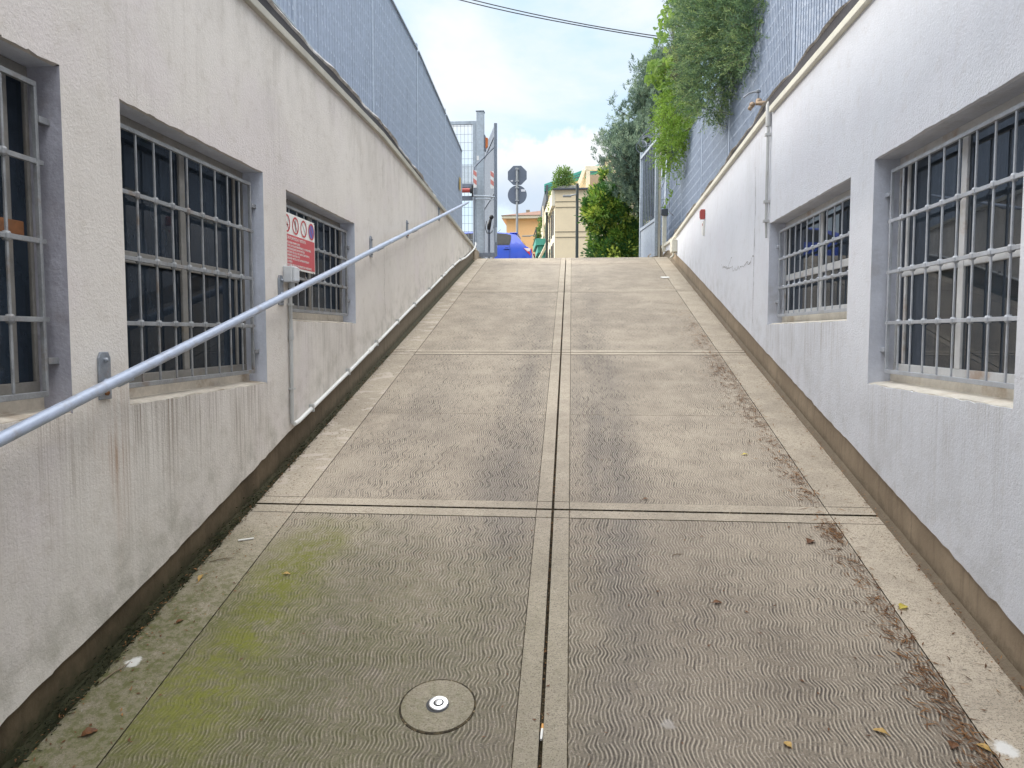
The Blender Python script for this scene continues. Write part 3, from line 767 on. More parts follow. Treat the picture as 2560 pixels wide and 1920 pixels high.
text_obj('heading', "NELL'AUTORIMESSA \u00c8 VIETATO:", .0240, ya+.020, zr-.027, xs+.002, 'white', sb, .37)
rows = ["FUMARE E USARE FIAMME LIBERE", "DEPOSITARE SOSTANZE INFIAMMABILI O COMBUSTIBILI", "ESEGUIRE RIPARAZIONI E PROVE MOTORI",
        "PARCHEGGIARE VEICOLI A GPL NON CONFORMI AL", "REGOLAMENTO ECE/ONU 67-01", "PARCHEGGIARE VEICOLI A GPL AI PIANI INTERRATI",
        "OLTRE IL PRIMO", "PARCHEGGIARE VEICOLI CON PERDITE DI CARBURANTE"]
for i, r_ in enumerate(rows): text_obj('notice_line', r_, .0168, ya+.020, zr-.050-.0178*i, xs+.002, 'white', sb, .475)
for (y, z, dz) in ((yb_-.008, zb-.01, .05), (yb_-.03, za+.006, -.045), (4.3, za+.004, -.05)):
    mb = MB(); mb.tube([(xs+.002, y, z), (xs-.004, y-.012, z+dz*.6), (xs-.018, y-.004, z+dz)], .0015, 5); build('wire_tie', mb, 'black', sb)

# ================================================================== junction box, conduits
jb = thing('junction_box', 'pale grey plastic socket box on the wall by the notice', 'box', (XL, 4.0, 1.975))
mb = MB(); mb.box(XL, XL+.052, 3.962, 4.048, 1.978, 2.066); build('housing', mb, 'box', jb, bevel=.005)
mb = MB(); mb.box(XL+.052, XL+.064, 3.968, 4.042, 1.984, 2.060); build('cover', mb, 'box', jb, bevel=.004)
mb = MB(); mb.lathe((XL+.022, 3.962, 2.026), (0, -1, 0), [(.015, 0), (.015, .0012), (.013, .0014)], 24); build('knockout', mb, 'box', jb, smooth=True, auto=30)
mb = MB(); mb.tube([(XL+.030, 4.008, 1.978), (XL+.030, 4.010, 1.948)], .017, 14); build('gland', mb, 'pvc_g', jb, smooth=True, auto=40)
vc = thing('conduit', 'grey vertical conduit dropping from the socket box to the plinth', 'pipe', (XL+.014, 4.03, 1.2))
mb = MB(); mb.tube([(XL+.028, 4.010, 1.950), (XL+.016, 4.022, 1.915), (XL+.014, 4.028, 1.88), (XL+.014, 4.024, 1.5), (XL+.014, 4.018, 1.225), (XL+.014, 4.028, 1.200)], .0105, 12); build('pipe', mb, 'pvc_g', vc, smooth=True, auto=40)
mb = MB()
for z in (1.71,): mb.tube([(XL+.014, 4.0265, z-.045), (XL+.014, 4.0265, z+.012)], .0145, 12); mb.tube([(XL+.014, 4.0265, z-.03), (XL+.014, 4.0265, z-.026)], .0165, 12)
build('coupling', mb, 'pvc_g', vc, smooth=True, auto=40)
for z in (1.86, 1.395):
    mb = MB(); mb.box(XL, XL+.028, 4.008, 4.044, z-.005, z+.005); build('clip', mb, 'pvc_g', vc)
dc = thing('conduit', 'white sloping conduit clipped along the top of the dark plinth', 'pipe', (XL+.012, 4.03, 1.2))
def cz_(y): return rz(y)+interp(BAND_L, y)+.018
pts = [(XL+.016, 4.045, 1.197)]+[(XL+.013, y, cz_(y)+.003*math.sin(y*2.1)) for y in np.linspace(4.12, 10.0, 34)]
pts += [(XL+.016, 10.25, cz_(10.25)-.015), (XL+.022, 10.55, cz_(10.55)-.03), (XL+.03, 10.9, cz_(10.9)-.022), (XL+.035, 11.2, cz_(11.2)-.012), (XL+.035, 11.42, cz_(11.42)+.002), (XL+.03, 11.55, cz_(11.55)+.03), (XL+.02, 11.58, cz_(11.55)+.06)]
mb = MB(); mb.tube(pts, .0125, 12); build('pipe', mb, 'pvc', dc, smooth=True, auto=40)
for y in (4.33, 5.05, 5.8, 6.5, 7.2, 7.95, 8.7, 9.5, 10.1):
    mb = MB(); z = cz_(y); mb.box(XL, XL+.029, y-.008, y+.008, z-.018, z+.026); build('clip', mb, 'pvc_g', dc)
for y in (5.62, 8.95):
    mb = MB(); mb.tube([(XL+.013, y-.05, cz_(y-.05)+.003*math.sin((y-.05)*2.1)), (XL+.013, y+.05, cz_(y+.05)+.003*math.sin((y+.05)*2.1))], .0165, 12); build('coupling', mb, 'pvc', dc, smooth=True, auto=40)

# right wall: pipe, tap, alarm, tag, box
rp = thing('drain_pipe', 'slim grey pipe running down the pale wall from the coping', 'pipe', (XR-.02, 5.69, 2.45))
mb = MB(); mb.tube([(XR+.05, 5.73, 3.40), (XR-.005, 5.70, 3.385), (XR-.022, 5.69, 3.35), (XR-.022, 5.69, 3.20)], .019, 12); build('elbow', mb, 'pvc_g', rp, smooth=True, auto=40)
mb = MB(); mb.tube([(XR-.020, 5.69, 3.205), (XR-.020, 5.695, 2.62), (XR-.018, 5.70, 2.50), (XR-.014, 5.705, 2.40)], [.0112, .0108, .0100, .008], 12); build('pipe', mb, 'pvc_g', rp, smooth=True, auto=40)
for z in (2.66, 2.52, 3.14):
    mb = MB(); mb.box(XR-.042, XR, 5.675, 5.705, z-.010, z+.010); build('clip', mb, 'pvc_g', rp, bevel=.002)
tp = thing('garden_tap', 'brass tap with a curled lever poking over the coping beside the fence', 'tap', (XR-.05, 5.85, 3.40))
mb = MB(); mb.tube([(XR+.10, 5.80, 3.40), (XR-.02, 5.83, 3.405), (XR-.075, 5.85, 3.415)], .018, 10); mb.ball((XR-.055, 5.85, 3.425), .025); mb.ball((XR-.10, 5.86, 3.405), .022); mb.tube([(XR-.10, 5.86, 3.405), (XR-.12, 5.865, 3.37)], .016, 9)
build('valve_body', mb, simple('aged_brass', (.33, .25, .18), .6, .5, var=.3, scale=30), tp, smooth=True)
mb = MB(); mb.tube([(XR-.06, 5.85, 3.45), (XR-.06, 5.85, 3.49), (XR-.085, 5.86, 3.50), (XR-.125, 5.87, 3.49), (XR-.16, 5.88, 3.465)], .007, 8); mb.lathe((XR-.06, 5.85, 3.49), (0, 0, 1), [(.016, 0), (.018, .012), (.010, .02)], 10)
build('lever', mb, 'bracket', tp, smooth=True, auto=50)
al = thing('alarm_sounder', 'small red alarm box under the coping of the pale wall', 'alarm', (XR, 8.5, 2.95))
mb = MB(); mb.box(XR-.05, XR, 8.47, 8.535, 2.955, 3.06); build('housing', mb, 'actred', al, bevel=.008)
mb = MB(); mb.box(XR-.056, XR-.05, 8.48, 8.525, 2.97, 3.045); build('front_grille', mb, 'actred', al, bevel=.003)
tg = thing('wall_tag', 'narrow white plate with a red mark hanging below the red alarm box', 'plate', (XR, 8.5, 2.83))
mb = MB(); mb.prism([(XR-.022, 8.47, 2.93), (XR-.022, 8.56, 2.93), (XR-.022, 8.56, 2.80), (XR-.022, 8.49, 2.775)], (.022, 0, 0)); build('plate', mb, 'white', tg)
mb = MB(); mb.box(XR-.0245, XR-.022, 8.495, 8.530, 2.885, 2.91); build('red_mark', mb, 'actred', tg)
ub = thing('utility_box', 'tall cream service box low on the pale wall near the ramp top', 'box', (XR, 10.8, 2.85))
mb = MB(); mb.box(XR-.075, XR, 10.76, 10.98, 2.845, 3.015); build('housing', mb, 'batten_r', ub, bevel=.006)
for y, x in ((10.80, .05), (10.90, .035)):
    mb = MB(); mb.tube([(XR-x, y, 2.85), (XR-x, y, 2.80), (XR-x-.03, y-.05, 2.775), (XR-x-.05, y-.07, 2.755)], .012, 9); build('outlet_pipe', mb, 'batten_r', ub, smooth=True, auto=50)

# ================================================================== louvred fences
def louvre_panel(root, X, sg, y0, y1, zb0, zb1, zt0, zt1, pitch=.062, rows=.132, label=None):
    """vertical slats, each turned so that neighbours overlap; small bent tabs in rows between them"""
    mb = MB(); n = max(2, int(round((y1-y0)/pitch))); dy = (y1-y0)/n
    for i in range(n):
        y = y0+dy*i; f = (y-y0)/(y1-y0); zb = zb0+(zb1-zb0)*f; zt = zt0+(zt1-zt0)*f
        a = (X+sg*.022, y-.006); b = (X, y+dy*.50); c = (X+sg*.020, y+dy*1.06)
        mb.face([(*a, zb), (*b, zb), (*b, zt), (*a, zt)], 0); mb.face([(*b, zb), (*c, zb), (*c, zt), (*b, zt)], 0)
        # folded lip catching the light
        mb.face([(b[0]-sg*.004, b[1]-.0035, zb), (b[0]-sg*.004, b[1]+.0035, zb), (b[0]-sg*.004, b[1]+.0035, zt), (b[0]-sg*.004, b[1]-.0035, zt)], 1)
        z = math.ceil(zb/rows)*rows+.02
        while z < zt-.03:
            q = .9 if (i*7+int(z*53)) % 5 else .6
            mb.face([(b[0]-sg*.006, y+dy*.52, z), (b[0]-sg*.006, y+dy*(.52+.46*q), z+.010), (b[0]-sg*.004, y+dy*.55, z+.042*q)], 1)
            z += rows
    p = build('panel', mb, ['galv', 'galv_tab'] if sg < 0 else ['galv_right', 'galv_right_tab'], root, label=label)
    return p
def fence_post(root, X, sg, y, z0, z1, w=.05):
    mb = MB(); mb.box(X+.001 if sg > 0 else X-.04, X+.04 if sg > 0 else X-.001, y-w/2, y+w/2, z0, z1); build('post', mb, 'galv' if sg < 0 else 'galv_right_tab', root, bevel=.003)
XFL, XFR = XL-.20, XR+.205
fl = thing('louvred_fence', 'tall galvanised slat fence above the stained grey wall, stepping down towards the gate', 'fence', (XFL, 7, 3.3))
def ftl(y): return interp([(-2, 4.95), (7.3, 4.90), (8.45, 4.845), (10.25, 4.66), (11.7, 4.50)], y)
def fbl(y): return interp([(-2, 3.70), (4.44, 3.66), (6.5, 3.42), (7.57, 3.34), (8.3, 3.20), (11.2, 3.06), (11.7, 3.03)], y)
brk = [-2, .7, 2.75, 4.75, 6.6, 8.45, 10.25, 11.68]
for a, b in zip(brk, brk[1:]): louvre_panel(fl, XFL, -1, a+.028, b-.028, fbl(a), fbl(b), ftl(a), ftl(b))
for y in brk[1:]: fence_post(fl, XFL, -1, y, Z-.1, ftl(y)+.07 if y < 11 else ftl(y)+.01)
mb = MB()
for a, b in zip(brk, brk[1:]): mb.bar((XFL+.004, a+.03, fbl(a)), (XFL+.004, b-.03, fbl(b)), .03, .018)
for a, b in zip(brk, brk[1:]): mb.bar((XFL, a+.03, ftl(a)), (XFL, b-.03, ftl(b)), .03, .014)
build('edge_rail', mb, 'galv_post', fl)
mb = MB(); mb.box(XFL+.014, XFL+.018, 11.34, 11.45, 3.86, 4.05); build('warning_label', mb, simple('yellow_label', (.48, .33, .08), .6, var=.15, scale=40), fl)
fr = thing('louvred_fence', 'tall galvanised slat fence above the pale wall, half hidden by hanging shrubs', 'fence', (XFR, 7, 3.3))
def fbr(y): return interp([(-2, 3.36), (5.75, 3.36), (9.13, 3.22), (11.6, 3.12), (15.2, 3.0)], y)
brk = [-2, .45, 2.25, 4.10, 5.93, 8.32, 10.1, 11.9, 13.6, 15.2]
for i, (a, b) in enumerate(zip(brk, brk[1:])):
    zt = 5.35 if b < 8.4 else 4.61
    louvre_panel(fr, XFR, 1, a+.028, b-.028, fbr(a), fbr(b), zt, zt, pitch=.062 if i != 4 else .05)
for y in brk[1:]: fence_post(fr, XFR, 1, y, Z-.1, 5.37 if y < 8.4 else 4.63)

# ================================================================== gate and its gear, left
PY_ = 12.3
gp = thing('gate_post', 'tall square galvanised gate post at the top of the ramp', 'post', (-1.58, PY_+.06, Z))
mb = MB(); mb.box(-1.640, -1.522, PY_, PY_+.12, Z-.02, 5.285); build('shaft', mb, 'galv_post', gp, bevel=.004)
mb = MB(); mb.box(-1.648, -1.514, PY_-.008, PY_+.128, 5.285, 5.297); build('cap', mb, 'gate_dark', gp)
mb = MB(); mb.box(-1.648, -1.54, PY_-.012, PY_, Z+.01, Z+.14); build('base_plate', mb, 'galv_post', gp)
mb = MB(); mb.box(-1.634, -1.600, PY_-.004, PY_-.001, 4.51, 4.58); build('sticker', mb, 'sticker', gp)
fp = thing('mesh_panel', 'welded wire mesh panel in a galvanised frame left of the gate post', 'fence', (-1.9, PY_+.1, Z))
mb = MB(); y = PY_+.10
mb.box(-2.9, -1.655, y-.02, y+.02, 5.105, 5.160); mb.box(-1.712, -1.656, y-.021, y+.021, 3.0, 5.104); mb.box(-2.9, -1.713, y-.019, y+.019, 3.10, 3.14)
build('frame', mb, 'galv_post', fp, bevel=.003)
mb = MB()
for x in np.arange(-2.88, -1.72, .0605): mb.tube([(x, y, 3.14), (x, y, 5.105)], .0028, 4, False)
for z in np.arange(3.25, 5.1, .131): mb.tube([(-2.9, y+.005, z), (-1.712, y+.005, z)], .0028, 4, False)
build('wire_mesh', mb, 'gate_dark', fp)
mb = MB()
for x in np.arange(-2.6, -1.72, .021): mb.tube([(x, y+.012, 4.07), (x, y+.012, 4.47)], .0022, 4, False)
for z in np.arange(4.07, 4.48, .021): mb.tube([(-2.6, y+.014, z), (-1.712, y+.014, z)], .0022, 4, False)
build('fine_mesh', mb, 'gate_dark', fp)
gf = thing('gate_guard', 'bent tube guard frame with red and white striped markers before the gate post', 'guard', (-1.49, 12.1, Z))
y = 12.1; mb = MB()
mb.tube([(-1.652, y, Z), (-1.652, y, 4.335), (-1.642, y, 4.36), (-1.338, y, 4.655), (-1.325, y, 4.645), (-1.322, y, 4.61), (-1.322, y, Z)], .012, 8)
build('tube_frame', mb, 'gate_dark', gf, smooth=True, auto=60)
mb = MB(); mb.tube([(-1.652, y-.004, 3.905), (-1.322, y-.004, 3.880)], .014, 8); mb.tube([(-1.640, y-.004, 3.855), (-1.335, y-.004, 3.838)], .009, 8); build('crossbar', mb, 'galv_post', gf, smooth=True, auto=60)
mb = MB(); mb.box(-1.66, -1.31, y-.02, y+.03, Z-.02, Z+.045); build('base_bar', mb, 'gate_dark', gf)
for x0, z0 in ((-1.660, 4.03), (-1.385, 4.01)):
    mb = MB(); mb.box(x0, x0+.052, y-.022, y-.014, z0, z0+.27)
    mk = build('striped_marker', mb, 'sticker', gf)
    mb = MB()
    for k in range(2): mb.face([(x0, y-.0245, z0+.05+.13*k+.03), (x0+.052, y-.0245, z0+.05+.13*k-.015), (x0+.052, y-.0245, z0+.05+.13*k+.055), (x0, y-.0245, z0+.05+.13*k+.10)])
    build('red_stripe', mb, simple('reflective_red', (.58, .21, .185), .4, var=.05), mk)
ac = thing('gate_opener', 'black and red cylindrical gate opener beside the tall gate post', 'gate opener', (-1.76, 12.2, 4.01))
mb = MB(); mb.tube([(-2.0, 12.2, 4.01), (-1.73, 12.2, 4.01)], .036, 14); build('red_cover', mb, 'actred', ac, smooth=True, auto=50)
mb = MB(); mb.tube([(-1.73, 12.2, 4.01), (-1.69, 12.2, 4.01)], .050, 14); mb.box(-1.70, -1.67, 12.15, 12.25, 3.91, 4.08); build('motor_end', mb, 'black', ac)
mb = MB(); mb.box(-2.0, -1.67, 12.24, 12.28, 4.065, 4.125); mb.box(-2.0, -1.70, 12.24, 12.28, 3.86, 3.93); build('mount_bar', mb, 'gate_dark', ac, bevel=.003)
fb = thing('warning_beacon', 'orange flashing light fixed to the side of the tall gate post', 'lamp', (-1.48, 12.42, 4.73))
mb = MB(); mb.prism([(-1.516, 12.44, 4.72), (-1.475, 12.44, 4.76), (-1.470, 12.44, 4.90), (-1.516, 12.44, 4.91)], (0, .07, 0)); build('lens', mb, 'orange', fb, bevel=.006)
mb = MB(); mb.box(-1.522, -1.508, 12.36, 12.52, 4.69, 4.93); build('mount_plate', mb, 'gate_dark', fb)
def gate_leaf(root, a, b, zb, zt, panel=0, spikes=False, solid=False):
    """gate leaf between plan points a (near stile) and b (far stile)"""
    A, B = Vector((*a, 0)), Vector((*b, 0)); d = (B-A); L = d.length; d /= L; nrm = Vector((-d.y, d.x, 0))
    P = lambda s, z: A+d*s+Vector((0, 0, z))
    mb = MB()
    mb.bar(P(0, zb), P(0, zt+.07), .05, .05, d); mb.bar(P(L, zb), P(L, zt+.0), .05, .05, d)
    for z in (zb+.03, zt-.10): mb.bar(P(.026, z), P(L-.026, z), .04, .05)
    if panel: mb.bar(P(.026, panel), P(L-.026, panel), .042, .05)
    if solid: mb.bar(P(.026, zb+1.05), P(L-.026, zb+1.05), .04, .04)
    build('leaf_frame', mb, 'galv_post' if not solid else 'gate_dark', root, bevel=.003)
    mb = MB(); s = .06
    while s < L-.05:
        w = .068 if solid else .024
        mb.bar(P(s, (panel or zb+.05)), P(s, zt-.12 if not solid else zt-.02), .012 if solid else .014, w if solid else .014, d)
        s += .082 if solid else .135
    build('bars', mb, 'gate_dark', root)
    if spikes:
        mb = MB(); s = .06
        while s < L-.05:
            q = P(s, zt-.02)
            mb.prism([q-d*.034-nrm*.004, q+d*.034-nrm*.004, q+d*.030-nrm*.004+Vector((0, 0, .055)), q-nrm*.004+Vector((0, 0, .10)), q-d*.030-nrm*.004+Vector((0, 0, .055))], nrm*.008); s += .082
        build('spikes', mb, 'gate_dark', root)
    if panel:
        mb = MB(); mb.bar(P(.026, (zb+panel)/2+.02), P(L-.026, (zb+panel)/2+.02), .006, panel-zb-.07); build('kick_panel', mb, 'galv_post', root)
gl = thing('gate_leaf', 'open steel gate leaf seen edge on beside the tall gate post, points along its top', 'gate', (-1.30, 12.45, Z))
gate_leaf(gl, (-1.345, 12.45), (-1.78, 14.35), Z+.03, 5.06, spikes=True, solid=True)
mb = MB(); mb.box(-1.385, -1.355, 12.38, 12.42, 3.30, 3.42); mb.tube([(-1.34, 12.40, 3.20), (-1.33, 12.40, 3.44)], .016, 8); build('lock', mb, 'galv_post', gl)
lb = thing('drop_bolt_post', 'slim black post with a round knob and loop behind the striped guard frame', 'post', (-1.465, 12.5, Z))
mb = MB(); mb.tube([(-1.465, 12.5, Z), (-1.465, 12.5, 3.42)], .024, 10); build('shaft', mb, 'gate_dark', lb, smooth=True, auto=50)
mb = MB(); mb.ball((-1.415, 12.47, 3.62), .038, 12); mb.tube([(-1.465, 12.49, 3.42), (-1.455, 12.48, 3.50), (-1.425, 12.47, 3.60)], [.028, .034, .022], 10); build('knob', mb, 'black', lb, smooth=True)
mb = MB(); mb.tube([(-1.50, 12.48, 3.56), (-1.52, 12.48, 3.44), (-1.49, 12.48, 3.36), (-1.43, 12.48, 3.36), (-1.38, 12.48, 3.42), (-1.37, 12.48, 3.54)], .007, 8); build('loop_handle', mb, 'black', lb, smooth=True)

# right gate leaf and things by it
gr = thing('gate_leaf', 'open grey barred gate leaf with a solid lower panel and barbed wire above', 'gate', (1.25, 12.6, Z))
gate_leaf(gr, (1.285, 12.6), (1.145, 13.9), Z+.02, 4.95, panel=3.57)
mb = MB(); A, B = Vector((1.285, 12.6, 4.97)), Vector((1.145, 13.9, 4.97)); pts = []
for i in range(190):
    f = i/189; c = A.lerp(B, f); a = f*2*PI*9; rr = .085+.03*math.sin(f*41)
    pts.append((c.x+rr*math.cos(a), c.y+.05*math.sin(a*.5), c.z+.09+rr*math.sin(a)))
mb.tube(pts, .006, 5, False); rb = random.Random(4)
for i in range(6, 186, 4):
    p = Vector(pts[i]); q = Vector((rb.uniform(-1, 1), rb.uniform(-1, 1), rb.uniform(-1, 1))).normalized()*.022; mb.tube([p-q, p+q], .0022, 4, False)
build('barbed_wire', mb, 'gate_dark', gr)
hp = thing('hinge_post', 'slender grey post with a wire wisp beside the barred gate leaf', 'post', (1.33, 12.55, Z))
mb = MB(); mb.box(1.318, 1.352, 12.56, 12.60, Z-.02, 5.06); build('shaft', mb, 'batten_l', hp, bevel=.002)
mb = MB(); mb.tube([(1.335, 12.58, 5.06), (1.337, 12.58, 5.3), (1.332, 12.58, 5.50), (1.31, 12.58, 5.51)], .004, 6); build('wire', mb, 'galv_post', hp)
pc = thing('photocell_post', 'short cream post with a dark sensor head by the right fence', 'post', (1.36, 12.2, 3.05))
mb = MB(); mb.box(1.345, 1.405, 12.17, 12.23, 3.00, 3.56); build('shaft', mb, 'batten_r', pc, bevel=.004)
mb = MB(); mb.prism([(1.318, 12.15, 3.585), (1.318, 12.15, 3.66), (1.425, 12.15, 3.67), (1.425, 12.15, 3.56), (1.36, 12.15, 3.555)], (0, .10, 0)); build('sensor_head', mb, 'slate', pc, bevel=.005)
lf = thing('side_fence', 'low wire fence frame glimpsed between the gate leaf and the slat fence', 'fence', (1.5, 13.6, Z))
mb = MB()
for x, yy in ((1.50, 13.2), (1.52, 14.1)): mb.tube([(x, yy, Z-.05), (x, yy, 4.75)], .016, 8)
for z in (3.2, 3.6, 4.0, 4.35, 4.72): mb.tube([(1.36, 13.2, z), (1.50, 13.2, z), (1.52, 14.1, z)], .009, 6)
build('rails', mb, 'galv_post', lf, smooth=True)

# ================================================================== manhole cover, litter
ny = Vector((0, -S, 1)).normalized(); ty = Vector((0, 1, S)).normalized(); tx = Vector((1, 0, 0))
def on_ramp(x, y, h=0): return Vector((x, y, rz(y)))+ny*h
mc = thing('manhole_cover', 'round concrete cover with a shiny metal boss set in the ramp', 'manhole cover', on_ramp(-.425, 2.235))
mb = MB(); mb.lathe(on_ramp(-.425, 2.235, -.01), ny, [(.1135, 0), (.1135, .0128), (.112, .0136), (.060, .0142), (.033, .0138)], 64); build('disc', mb, 'smooth', mc, smooth=True, auto=30)
mb = MB(); mb.lathe(on_ramp(-.425, 2.235, -.01), ny, [(.1200, 0), (.1200, .0112), (.1136, .0112), (.1136, .0)], 64); build('rim_gap', mb, 'joint', mc)
mb = MB(); mb.lathe(on_ramp(-.425, 2.235, .0035), ny, [(.036, 0), (.036, .0012), (.0345, .0014)], 40); build('boss_seat', mb, 'black', mc)
mb = MB(); mb.lathe(on_ramp(-.422, 2.237, .0045), ny, [(.0310, 0), (.0310, .004), (.0285, .0062), (.0262, .0064), (.0250, .0054), (.0170, .0054)], 40); build('boss', mb, 'steel', mc, smooth=True, auto=25)
mb = MB(); mb.lathe(on_ramp(-.422, 2.237, .0100), ny, [(.0168, 0), (.0160, .0005)], 32); build('boss_groove', mb, 'black', mc)
mb = MB(); mb.lathe(on_ramp(-.422, 2.237, .0100), ny, [(.0118, 0), (.0118, .0022), (.0100, .0030), (.0012, .0030)], 32); build('boss_centre', mb, 'steel', mc, smooth=True, auto=25)
mb = MB(); mb.lathe(on_ramp(-.422, 2.237, .0128), ny, [(.0018, 0), (.0018, .0006)], 10); build('pin_hole', mb, 'black', mc)

def cigarette(x, y, ang, lab, L=.058, h=.004, filt=True, dz=0):
    d = (tx*math.cos(ang)+ty*math.sin(ang)); c = on_ramp(x, y, h+dz)
    t_ = thing('cigarette_butt', lab, 'cigarette butt', c)
    mb = MB(); mb.tube([c-d*L*.5, c+d*L*(.18 if filt else .5)], .0040, 10); build('paper', mb, 'paper', t_, smooth=True, auto=50)
    if filt: mb = MB(); mb.tube([c+d*L*.18, c+d*L*.34, c+d*L*.5], [.0042, .0044, .0036], 10); build('filter', mb, 'filter', t_, smooth=True, auto=50)
cigarette(-.0965, 2.150, R(88), 'cigarette end with an orange filter dropped in the middle joint', .062, .002, dz=-.004)
cigarette(-1.470, 3.190, R(20), 'white cigarette lying by the mossy plinth on the left', .066, .0045, filt=False)

def fallen_leaf(x, y, ang, size, mat, lab, grp='fallen leaves', w=.5):
    d = (tx*math.cos(ang)+ty*math.sin(ang)); s = ny.cross(d); c = on_ramp(x, y, .004)
    mb = MB(); n = 7; L = size; prev = None; rl = random.Random(int(x*1000+y*77))
    for i in range(n+1):
        f = i/n; ww = L*w*math.sin(PI*min(1, f*.96+.03))**.8*.5*(1+rl.uniform(-.25, .25)); up = .10*L*math.sin(f*PI*1.3)+rl.uniform(0, .03)*L
        p = [c+d*L*(f-.5)-s*ww+ny*(up+.16*L*abs(ww)/L), c+d*L*(f-.5)+ny*up, c+d*L*(f-.5)+s*ww+ny*(up+.22*L*abs(ww)/L)]
        if prev: mb.face([prev[0], p[0], p[1], prev[1]]); mb.face([prev[1], p[1], p[2], prev[2]])
        prev = p
    mb.tube([c-d*L*.5, c-d*L*.72+s*.1*L], .0012, 4)
    o = build('fallen_leaf', mb, mat, None, smooth=True, loc=tuple(c)); tag(o, lab, 'leaf', grp); return o
fallen_leaf(.935, 4.224, .3, .034, 'yleaf', 'small yellow leaf alone on the grooved concrete above the wide cross joint')
fallen_leaf(1.208, 2.827, .7, .042, 'yleaf', 'yellow green leaf on the smooth strip beside the right plinth', w=.7)
fallen_leaf(1.01, 3.289, .9, .046, 'bleaf', 'curled brown leaf lying just below the wide cross joint', w=.8)
fallen_leaf(.533, 2.82, .2, .036, 'bleaf', 'dark red brown leaf alone in the middle of the right lane')
fallen_leaf(.609, 2.139, 2.2, .026, 'oleaf', 'pale ochre leaf scrap nearest the camera in the right lane', w=.8)
fallen_leaf(.89, 2.204, 2.6, .040, 'oleaf', 'long pale yellow leaf between the ochre scrap and the right strip')
fallen_leaf(1.155, 2.16, 2.3, .040, 'oleaf', 'folded ochre leaf in the needle litter nearest the bottom right corner')
fallen_leaf(1.075, 2.165, 1.0, .034, 'bleaf', 'round dark brown leaf beside the bottom right needle litter', w=.9)
fallen_leaf(-1.525, 2.885, 1.75, .058, 'oleaf', 'long orange brown leaf standing against the mossy left plinth', w=.28)
fallen_leaf(-1.18, 2.93, .1, .030, 'oleaf', 'short orange leaf on the edge of the left smooth strip')
fallen_leaf(-1.46, 2.60, 1.0, .030, 'bleaf', 'rust brown leaf on the green left strip near the bird lime')
fallen_leaf(-1.45, 2.06, .8, .045, 'bleaf', 'crumpled brown leaf on the mossy left strip nearest the camera', w=.7)
fallen_leaf(.34, 3.66, .5, .03, 'bleaf', 'small brown leaf beside the wide cross joint right of the middle')
mb = MB(); c = on_ramp(1.137, 9.96, .004); mb.prism([c-tx*.06, c-tx*.03-ty*.05, c+tx*.06-ty*.04, c+tx*.05+ty*.05, c-tx*.04+ty*.04], ny*.004)
tag(build('paper_scrap', mb, 'paper', loc=tuple(c)), 'white paper scrap near the top of the ramp on the right', 'litter')

for (x, y, a, L, lab) in ((-1.50, 3.02, .4, .10, 'thin dry twig beside the white cigarette on the left strip'), (-1.53, 2.32, 1.2, .12, 'pale stalk at the foot of the left plinth by the bird lime'), (.43, 3.15, .2, .05, 'short dark twig alone in the right lane below the brown leaf')):
    d = (tx*math.cos(a)+ty*math.sin(a)); c = on_ramp(x, y, .004); q = ny.cross(d)
    mb = MB(); mb.tube([c-d*L/2, c-d*L*.1+q*.004+ny*.003, c+d*L*.2-q*.003+ny*.004, c+d*L/2+q*.006], [.0016, .0022, .0018, .0008], 6); mb.tube([c+d*L*.1, c+d*L*.3+q*.02+ny*.006], [.0012, .0006], 5)
    tag(build('twig', mb, 'twig', smooth=True, loc=tuple(c)), lab, 'twig', 'fallen twigs')

# ================================================================== loose stuff: needles, moss, crumbs
def tri_cloud(name, P, D, Nn, L, W, mat, bend=.0):
    """n thin triangles/quads: base P, direction D, side from N"""
    D = D/np.linalg.norm(D, axis=1, keepdims=True); Sd = np.cross(D, Nn); Sd /= (np.linalg.norm(Sd, axis=1, keepdims=True)+1e-9)
    n = len(P); V = np.empty((n*4, 3))
    V[0::4] = P-Sd*W[:, None]*.5; V[1::4] = P+D*L[:, None]*.5-Sd*W[:, None]*.5+Nn*(bend*L)[:, None] if hasattr(bend, '__len__') else P+D*L[:, None]*.5-Sd*W[:, None]*.5+Nn*(bend*L[:, None])
    V[2::4] = P+D*L[:, None]; V[3::4] = P+D*L[:, None]*.5+Sd*W[:, None]*.5+Nn*(bend*L[:, None])
    F = np.arange(n*4).reshape(n, 4)
    return V, F
def ramp_pts(x, y, h):
    z = np.array([rz(v) for v in y]); P = np.stack([x, y, z], 1); return P+np.array(ny)[None]*np.asarray(h)[:, None]
# dead needles drifted along the right-hand strip edge, in clumps
xs_, ys_, an = [], [], []
clumps = [(2.05, 260, .05), (2.22, 150, .05), (2.36, 170, .06), (2.45, 90, .04), (2.64, 140, .05), (2.80, 110, .05), (2.98, 80, .05), (3.12, 90, .05), (3.35, 190, .045), (3.42, 90, .04), (3.72, 130, .05), (3.95, 150, .06), (4.15, 110, .06), (4.4, 120, .07), (4.7, 150, .07), (4.95, 210, .08), (5.2, 170, .08), (5.5, 230, .10), (5.75, 210, .09), (5.95, 190, .09), (6.2, 130, .07), (6.6, 180, .10), (6.9, 220, .12), (7.3, 180, .12), (7.8, 150, .12), (8.4, 110, .12), (9.3, 70, .12)]
for cy, n, sp in clumps:
    n = int(n*.55)
    yy = RNG.normal(cy, sp*1.1, n); xx = 1.165-np.abs(RNG.normal(0, sp*1.0, n))+RNG.uniform(0, .05, n)*(RNG.random(n) < .35)
    xs_.append(xx); ys_.append(yy); an.append(RNG.normal(2.5, .7, n))
